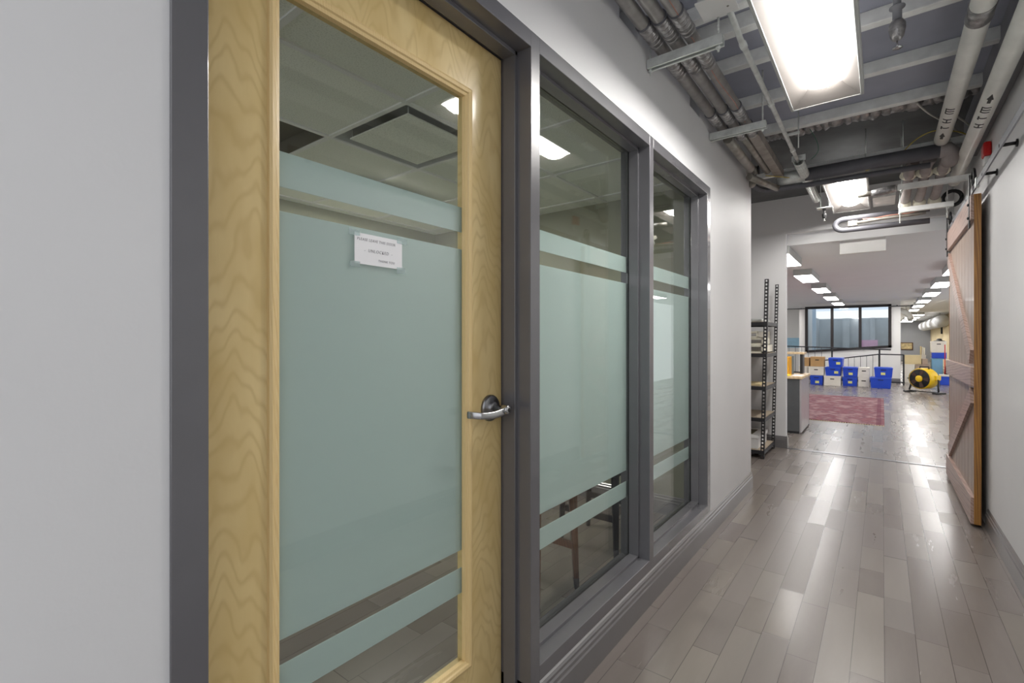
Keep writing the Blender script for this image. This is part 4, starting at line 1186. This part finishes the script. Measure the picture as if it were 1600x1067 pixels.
# bottom row
tote('blue tote at the far left of the bottom row, beside the desk', -1.58, -1.27, 15.55, 0, 0.262, (0.05, 0.30))
carton('white carton in the bottom row between two blue totes', -1.25, -0.87, 15.5, 0, 0.265)
tote('blue tote in the bottom row at the centre of the stack', -0.85, -0.51, 15.65, 0, 0.245, (0.02, 0.42))
carton('white carton in the bottom row behind the large open tote', -0.50, -0.26, 15.65, 0, 0.24)
tote('large plain blue tote at the right end of the bottom row', -0.25, 0.20, 15.42, 0, 0.275, None, dp=0.5)
# second row
carton('white carton on the leftmost blue tote', -1.62, -1.25, 15.55, 0.262 + R_, 0.50)
tote('tilted blue tote in the second row above a white carton', -1.215, -0.86, 15.5, 0.265 + R_, 0.505, (0.22, 0.40), rz=-0.06)
tote('blue tote with a sticker in the second row at the centre', -0.84, -0.50, 15.62, 0.245 + R_, 0.51, (0.03, 0.32))
carton('white carton in the second row left of the flared tote', -0.495, -0.255, 15.65, 0.24 + R_, 0.50)
tote('flared blue tote on the large plain tote', -0.165, 0.225, 15.50, 0.275 + R_, 0.53, (-0.02, 0.36))
# top row
carton('brown carton at the far left top of the stack', -1.74, -1.60, 15.6, 0.50 + R_, 0.74, 'card_brown', hole=False)
carton('brown carton with two slots on top of the white one', -1.575, -1.25, 15.58, 0.50 + R_, 0.765, 'card_brown')
tote('topmost blue tote of the whole stack', -1.145, -0.82, 15.52, 0.505 + R_, 0.755, (0.20, 0.40), rz=-0.05)
carton('white carton hidden below the far left brown one', -1.86, -1.63, 15.6, 0, 0.50, 'card_white', hole=False)
# right cluster
carton('long beige carton past the window pier', 0.50, 0.905, 18.15, 0.527, 0.785, 'card_beige', hole=False, grp='cartons right of the window pier')
carton('small brown carton beside the long beige one', 0.909, 1.04, 18.10, 0.526, 0.685, 'card_taupe', hole=False, grp='cartons right of the window pier')
carton('white carton directly under the long beige one', 0.49, 0.752, 18.0, 0.216, 0.524, 'card_white', hole=False, grp='cartons right of the window pier')
carton('white carton on the floor with a hand hole, right of the pier', 0.50, 0.745, 17.93, 0, 0.215, 'card_white', grp='cartons right of the window pier')
carton('taupe carton behind the yellow fan', 0.757, 1.08, 18.0, 0, 0.525, 'card_taupe', hole=False, grp='cartons right of the window pier')
carton('white archive carton on top of the tall tote pile', 1.115, 1.445, 18.2, 0.892, 1.195, 'card_white', hole=True, grp='cartons right of the window pier')
t = thing('storage_tote', 'blue tote between the white carton and the pale blue bin', 'storage tote', (1.29, 18.4, 0.705), 'totes right of the window pier')
MB().box(1.135, 1.445, 18.2, 18.6, 0.706, 0.87, 0.01).build('bin', 'blue', t); MB().box(1.125, 1.455, 18.19, 18.61, 0.87, 0.891, 0.004).build('lid', 'card_white', t)
t = thing('storage_bin', 'tall pale blue bin under the blue tote', 'storage bin', (1.29, 18.4, 0.0), 'totes right of the window pier')
MB().box(1.13, 1.37, 18.22, 18.6, 0.001, 0.68, 0.01).build('bin', 'sky_tote', t); MB().box(1.12, 1.44, 18.21, 18.61, 0.68, 0.704, 0.004).build('lid', 'sky_tote', t)
t = thing('storage_tote', 'blue tote with a white lid on the floor right of the fan', 'storage tote', (1.37, 17.7, 0.0), 'totes right of the window pier')
MB().box(1.26, 1.60, 17.5, 17.85, 0.001, 0.24, 0.01).build('bin', 'blue', t); MB().box(1.25, 1.61, 17.49, 17.86, 0.24, 0.28, 0.005).build('lid', 'card_white', t)
mark(MB().cyl((1.39, 17.95, 0.0), (1.39, 17.97, 1.1), 0.011, n=8).build('red_pole', 'red'), 'thin red pole leaning by the tall tote pile', 'pole')
t = thing('black_bag', 'black bag slumped behind the blue tote with the white lid', 'bag', (1.50, 18.15, 0.0))
b = MB(); b.lathe((1.50, 18.12, 0.001), [(0.08, 0), (0.12, 0.04), (0.115, 0.3), (0.08, 0.5), (0.05, 0.6), (0.02, 0.62)], 'z', 14); b.build('bag_body', 'blackmatte', t)
b = MB(); b.tube([(1.46, 18.12, 0.58), (1.47, 18.12, 0.66), (1.53, 18.12, 0.66), (1.54, 18.12, 0.58)], 0.008, 8); b.build('strap', 'blackmatte', t)
t = thing('hat', 'black crumpled hat on top of the white archive carton', 'hat', (1.30, 18.4, 1.196))
b = MB(); b.lathe((1.30, 18.38, 1.196), [(0.13, 0.0), (0.12, 0.012), (0.07, 0.02), (0.055, 0.06), (0.02, 0.075)], 'z', 16); b.build('crown', 'blackmatte', t)
for k in range(3):
    mark(MB().box(0.90 + k * 0.038, 0.93 + k * 0.038, 18.65, 18.85, 0.786, 1.04 - 0.02 * k, 0.003).build('ring_binder', ['card_beige', 'card_white', 'cream'][k]),
         ['left beige binder standing by the tall pile', 'middle white binder standing by the tall pile', 'right cream binder standing by the tall pile'][k], 'binder', 'binders on the beige carton')
carton('low white carton that carries the three binders', 0.91, 1.03, 18.60, 0, 0.785, 'card_white', hole=False, grp='cartons right of the window pier')

# picture, duct, wall lamp at the end of the hall
t = thing('framed_picture', 'small framed sepia picture on the far grey wall', 'picture', (1.1, 36.97, 0.75))
MB().box(0.86, 1.46, 36.95, 36.999, 0.62, 1.06).build('picture_frame', 'picframe', t); MB().box(0.91, 1.41, 36.94, 36.951, 0.67, 1.01).build('print', 'pic', t)
t = thing('air_duct', 'large white spiral air duct high on the beige wall', 'duct', (1.90, 31.0, 1.98))
b = MB(); b.cyl((1.90, 25.8, 1.98), (1.90, 36.3, 1.98), 0.23, n=28)
for k in range(22): b.lathe((1.90, 26.0 + k * 0.48, 1.98), [(0.23, -0.03), (0.245, -0.01), (0.245, 0.01), (0.23, 0.03)], 'y', 28)
b.build('duct_body', 'duct', t)
b = MB(); b.lathe((1.90, 25.8, 1.98), [(0.25, -0.02), (0.25, 0.04)], 'y', 28); b.build('end_flange', 'duct', t)
for yy in (26.5, 30.5, 34.5):
    MB().cyl((1.90, yy, 2.2), (1.90, yy, 2.341), 0.006, n=6).build('hanger_rod', 'galv', t)
t = thing('air_duct', 'short white curved duct right of the window pier top', 'duct', (0.62, 19.0, 2.1))
b = MB(); b.tube([(0.46, 20.2, 2.2), (0.62, 20.3, 2.13), (0.72, 20.4, 2.0), (0.74, 20.5, 1.93)], 0.09, 16); b.build('duct_body', 'duct', t)
MB().cyl((0.62, 20.3, 2.2), (0.62, 20.3, 2.341), 0.006, n=6).build('hanger_rod', 'galv', t)
mark(MB().cyl((2.22, 30, 1.5), (2.22, 30, 1.9), 0.05, n=10).build('wall_sconce', 'blackmatte'), 'small dark wall fitting on the far beige wall', 'wall light')

# guard rails by the stair
def rail(lab, pts, posts, bal, y):
    t = thing('stair_railing', lab, 'railing', (pts[0][0], y, 0), 'black railings by the stair')
    b = MB(); b.tube([(p[0], y, p[1]) for p in pts], 0.017, 10); b.build('handrail', 'black', t)
    def zr(x):
        for (a, za), (c, zc) in zip(pts, pts[1:]):
            if a <= x <= c: return za + (zc - za) * (x - a) / (c - a)
        return pts[-1][1]
    for x in posts:
        MB().box(x - 0.02, x + 0.02, y - 0.02, y + 0.02, 0, zr(x)).build('post', 'black', t)
    for x in bal:
        MB().cyl((x, y, 0.08), (x, y, zr(x)), 0.006, n=6).build('baluster', 'black', t)
    MB().box(min(p[0] for p in pts), max(p[0] for p in pts), y - 0.01, y + 0.01, 0.06, 0.09).build('bottom_rail', 'black', t)
rail('black upper guard rail crossing in front of the window', [(-3.6, 1.05), (-2.3, 1.035), (0.20, 0.955)], [-3.5, -1.17, -0.055], [-3.3 + 0.17 * i for i in range(12)], 17.05)
rail('black lower handrail sloping past the window pier', [(-1.75, 0.57), (-0.06, 0.835), (0.47, 0.83)], [-0.06, 0.465], [-1.6 + 0.14 * i for i in range(11)], 16.75)

# ------------------------------------------------------------------ yellow drum fan
fx, fy = 0.78, 14.75
t = thing('drum_fan', 'yellow drum blower fan on black feet on the hall floor', 'fan', (fx, fy, 0), rz=math.radians(-36))
def L(*a): return a
R = 0.235
b = MB(); b.lathe((0, 0, 0.335), [(R - 0.02, -0.15), (R, -0.145), (R + 0.006, -0.13), (R + 0.006, 0.10), (R - 0.02, 0.15), (R - 0.06, 0.18), (0.05, 0.185)], 'y', 36)
b.v = [v for v in b.v]
drum = b.build('drum', 'yellow', t, world=False)
b = MB(); b.lathe((0, 0, 0.335), [(R - 0.02, -0.154), (R - 0.02, -0.1505)], 'y', 36); b.build('inlet', 'blackmatte', t, world=False)
gr = MB()
for rr in (0.06, 0.09, 0.12, 0.15, 0.18, 0.205, 0.225):
    gr.tube([(rr * math.cos(2 * PI * k / 28), -0.170, 0.335 + rr * math.sin(2 * PI * k / 28)) for k in range(29)], 0.003, 5)
for k in range(12):
    a = 2 * PI * k / 12
    gr.cyl((0.05 * math.cos(a), -0.170, 0.335 + 0.05 * math.sin(a)), (0.228 * math.cos(a), -0.158, 0.335 + 0.228 * math.sin(a)), 0.003, n=5)
gr.build('grille', 'blackmatte', t, world=False)
b = MB()
for k in range(5):
    a = 2 * PI * k / 5
    p = [(0.05, -0.02), (0.19, -0.055), (0.20, 0.04), (0.05, 0.02)]
    vs = [(x * math.cos(a) - q * math.sin(a), -0.158 + 0.002 * (1 if q > 0 else -1), 0.335 + x * math.sin(a) + q * math.cos(a)) for x, q in p]
    vs += [(x, y + 0.003, z) for x, y, z in vs]
    b.add(vs, [(0, 1, 2, 3), (7, 6, 5, 4), (0, 4, 5, 1), (1, 5, 6, 2), (2, 6, 7, 3), (3, 7, 4, 0)])
b.build('blades', 'fan_blade', t, world=False)
b = MB(); b.lathe((0, 0, 0.335), [(0.004, -0.187), (0.055, -0.184), (0.075, -0.174), (0.075, -0.155)], 'y', 20); b.build('hub_cap', 'yellow', t, world=False)
for sx in (-1, 1):
    b = MB(); b.tube([(sx * 0.245, 0.03, 0.33), (sx * 0.28, 0.03, 0.30), (sx * 0.29, 0.0, 0.16), (sx * 0.31, -0.02, 0.045)], 0.018, 10)
    lg = b.build('leg', 'blackmatte', t, world=False)
    b = MB(); b.box(sx * 0.31 - 0.05, sx * 0.31 + 0.05, -0.16, 0.16, 0.0, 0.03, 0.01); b.build('foot', 'blackmatte', lg, world=False)
b = MB(); b.cyl((-0.31, -0.02, 0.03), (0.31, -0.02, 0.03), 0.010, n=8); b.build('base_bar', 'blackmatte', t, world=False)
b = MB(); b.tube([(-0.09, 0.0, 0.565), (-0.09, 0, 0.61), (0.10, 0, 0.61), (0.10, 0, 0.56)], 0.013, 8); b.build('carry_handle', 'blackmatte', t, world=False)
b = MB(); b.box(0.20, 0.27, -0.02, 0.14, 0.30, 0.42, 0.02); b.build('switch_box', 'yellow', t, world=False)

# ------------------------------------------------------------------ inside the office
t = thing('ceiling_diffuser', 'square drop-panel air diffuser in the office ceiling', 'air diffuser', (-1.995, 1.725, 2.27))
x0, x1, y0, y1 = TX[2] + 0.012, TX[1] - 0.012, ty[5] + 0.012, ty[6] - 0.012
b = MB()
o_ = [(x0, y0, 2.314), (x1, y0, 2.314), (x1, y1, 2.314), (x0, y1, 2.314)]
i_ = [(x0 + .10, y0 + .10, 2.40), (x1 - .10, y0 + .10, 2.40), (x1 - .10, y1 - .10, 2.40), (x0 + .10, y1 - .10, 2.40)]
b.add(o_ + i_, [(0, 1, 5, 4), (1, 2, 6, 5), (2, 3, 7, 6), (3, 0, 4, 7), (4, 5, 6, 7)])
b.build('bell', 'housing', t, fixn=False)
MB().box(x0 + 0.06, x1 - 0.06, y0 + 0.06, y1 - 0.06, 2.305, 2.313, 0.003).build('drop_panel', 'tile', t)
for xx, yy in ((x0 + .07, y0 + .07), (x1 - .07, y1 - .07), (x0 + .07, y1 - .07), (x1 - .07, y0 + .07)):
    MB().cyl((xx, yy, 2.313), (xx, yy, 2.37), 0.003, n=6).build('hanger', 'galv', t)
t = thing('return_grille', 'dark open return air square in the office ceiling', 'air grille', (-2.605, 1.1, 2.33))
b = MB(); xx0, xx1, yy0, yy1 = TX[3] + .012, TX[2] - .012, ty[4] + .012, ty[5] - .012
b.box(xx0, xx1, yy0, yy1, 2.40, 2.41); b.box(xx0, xx0 + 0.004, yy0, yy1, 2.315, 2.40); b.box(xx1 - 0.004, xx1, yy0, yy1, 2.315, 2.40); b.box(xx0, xx1, yy0, yy0 + .004, 2.315, 2.40); b.box(xx0, xx1, yy1 - .004, yy1, 2.315, 2.40)
b.build('duct_mouth', 'vent_dark', t)
# chairs at the glass
def chair(lab, cx, cy, wood_m, seat_m, dark):
    t = thing('wooden_chair' if not dark else 'black_chair', lab, 'chair', (cx, cy, 0))
    for sx in (-1, 1):
        for sy in (-1, 1):
            b = MB(); b.add([], [])
            b2 = MB(); x_, y_ = cx + sx * 0.17, cy + sy * 0.16
            b2.tube([(x_ + sx * 0.012, y_ + sy * 0.012, 0.05), (x_, y_, 0.47)], [0.017, 0.026], 4, True)
            lg = b2.build('leg', wood_m, t)
            MB().tube([(x_ + sx * 0.014, y_ + sy * 0.014, 0.0), (x_ + sx * 0.012, y_ + sy * 0.012, 0.055)], [0.015, 0.018], 4, True).build('foot_cap', 'blackmatte', lg)
    for sy in (-1, 1):
        MB().box(cx - 0.17, cx + 0.17, cy + sy * 0.16 - 0.008, cy + sy * 0.16 + 0.008, 0.20, 0.235).build('stretcher', wood_m, t)
    MB().box(cx - 0.012, cx + 0.012, cy - 0.16, cy + 0.16, 0.205, 0.23).build('stretcher', wood_m, t)
    MB().box(cx - 0.20, cx + 0.20, cy - 0.20, cy + 0.20, 0.47, 0.50, 0.006).build('seat_frame', wood_m, t)
    MB().box(cx - 0.205, cx + 0.205, cy - 0.205, cy + 0.205, 0.501, 0.545, 0.015).build('seat', seat_m, t)
    b = MB()
    for k in range(7):
        b.lathe((cx + 0.204, cy - 0.18 + k * 0.06, 0.507), [(0.010, 0.0), (0.007, 0.006), (0.002, 0.008)], 'x', 8)
    b.build('nail_trim', 'chrome', t)
    MB().box(cx - 0.205, cx - 0.175, cy - 0.19, cy - 0.16, 0.545, 0.92, 0.004).build('back_post', wood_m, t)
    MB().box(cx - 0.205, cx - 0.175, cy + 0.16, cy + 0.19, 0.545, 0.92, 0.004).build('back_post', wood_m, t)
    MB().box(cx - 0.205, cx - 0.180, cy - 0.16, cy + 0.16, 0.70, 0.92, 0.004).build('backrest', seat_m, t)
chair('brown wooden chair standing behind the nearer sidelight', -1.40, 1.94, 'brownwood', 'card_taupe', False)
chair('black chair at the far edge of the nearer sidelight', -1.38, 2.70, 'blackmatte', 'blackmatte', True)
b = MB()
mark(b.box(-3.58, -3.15, 0.4, 2.9, 0.0, 1.15, 0.004).build('low_cabinet', 'desk_side'), 'long dark cabinet against the office back wall', 'cabinet')
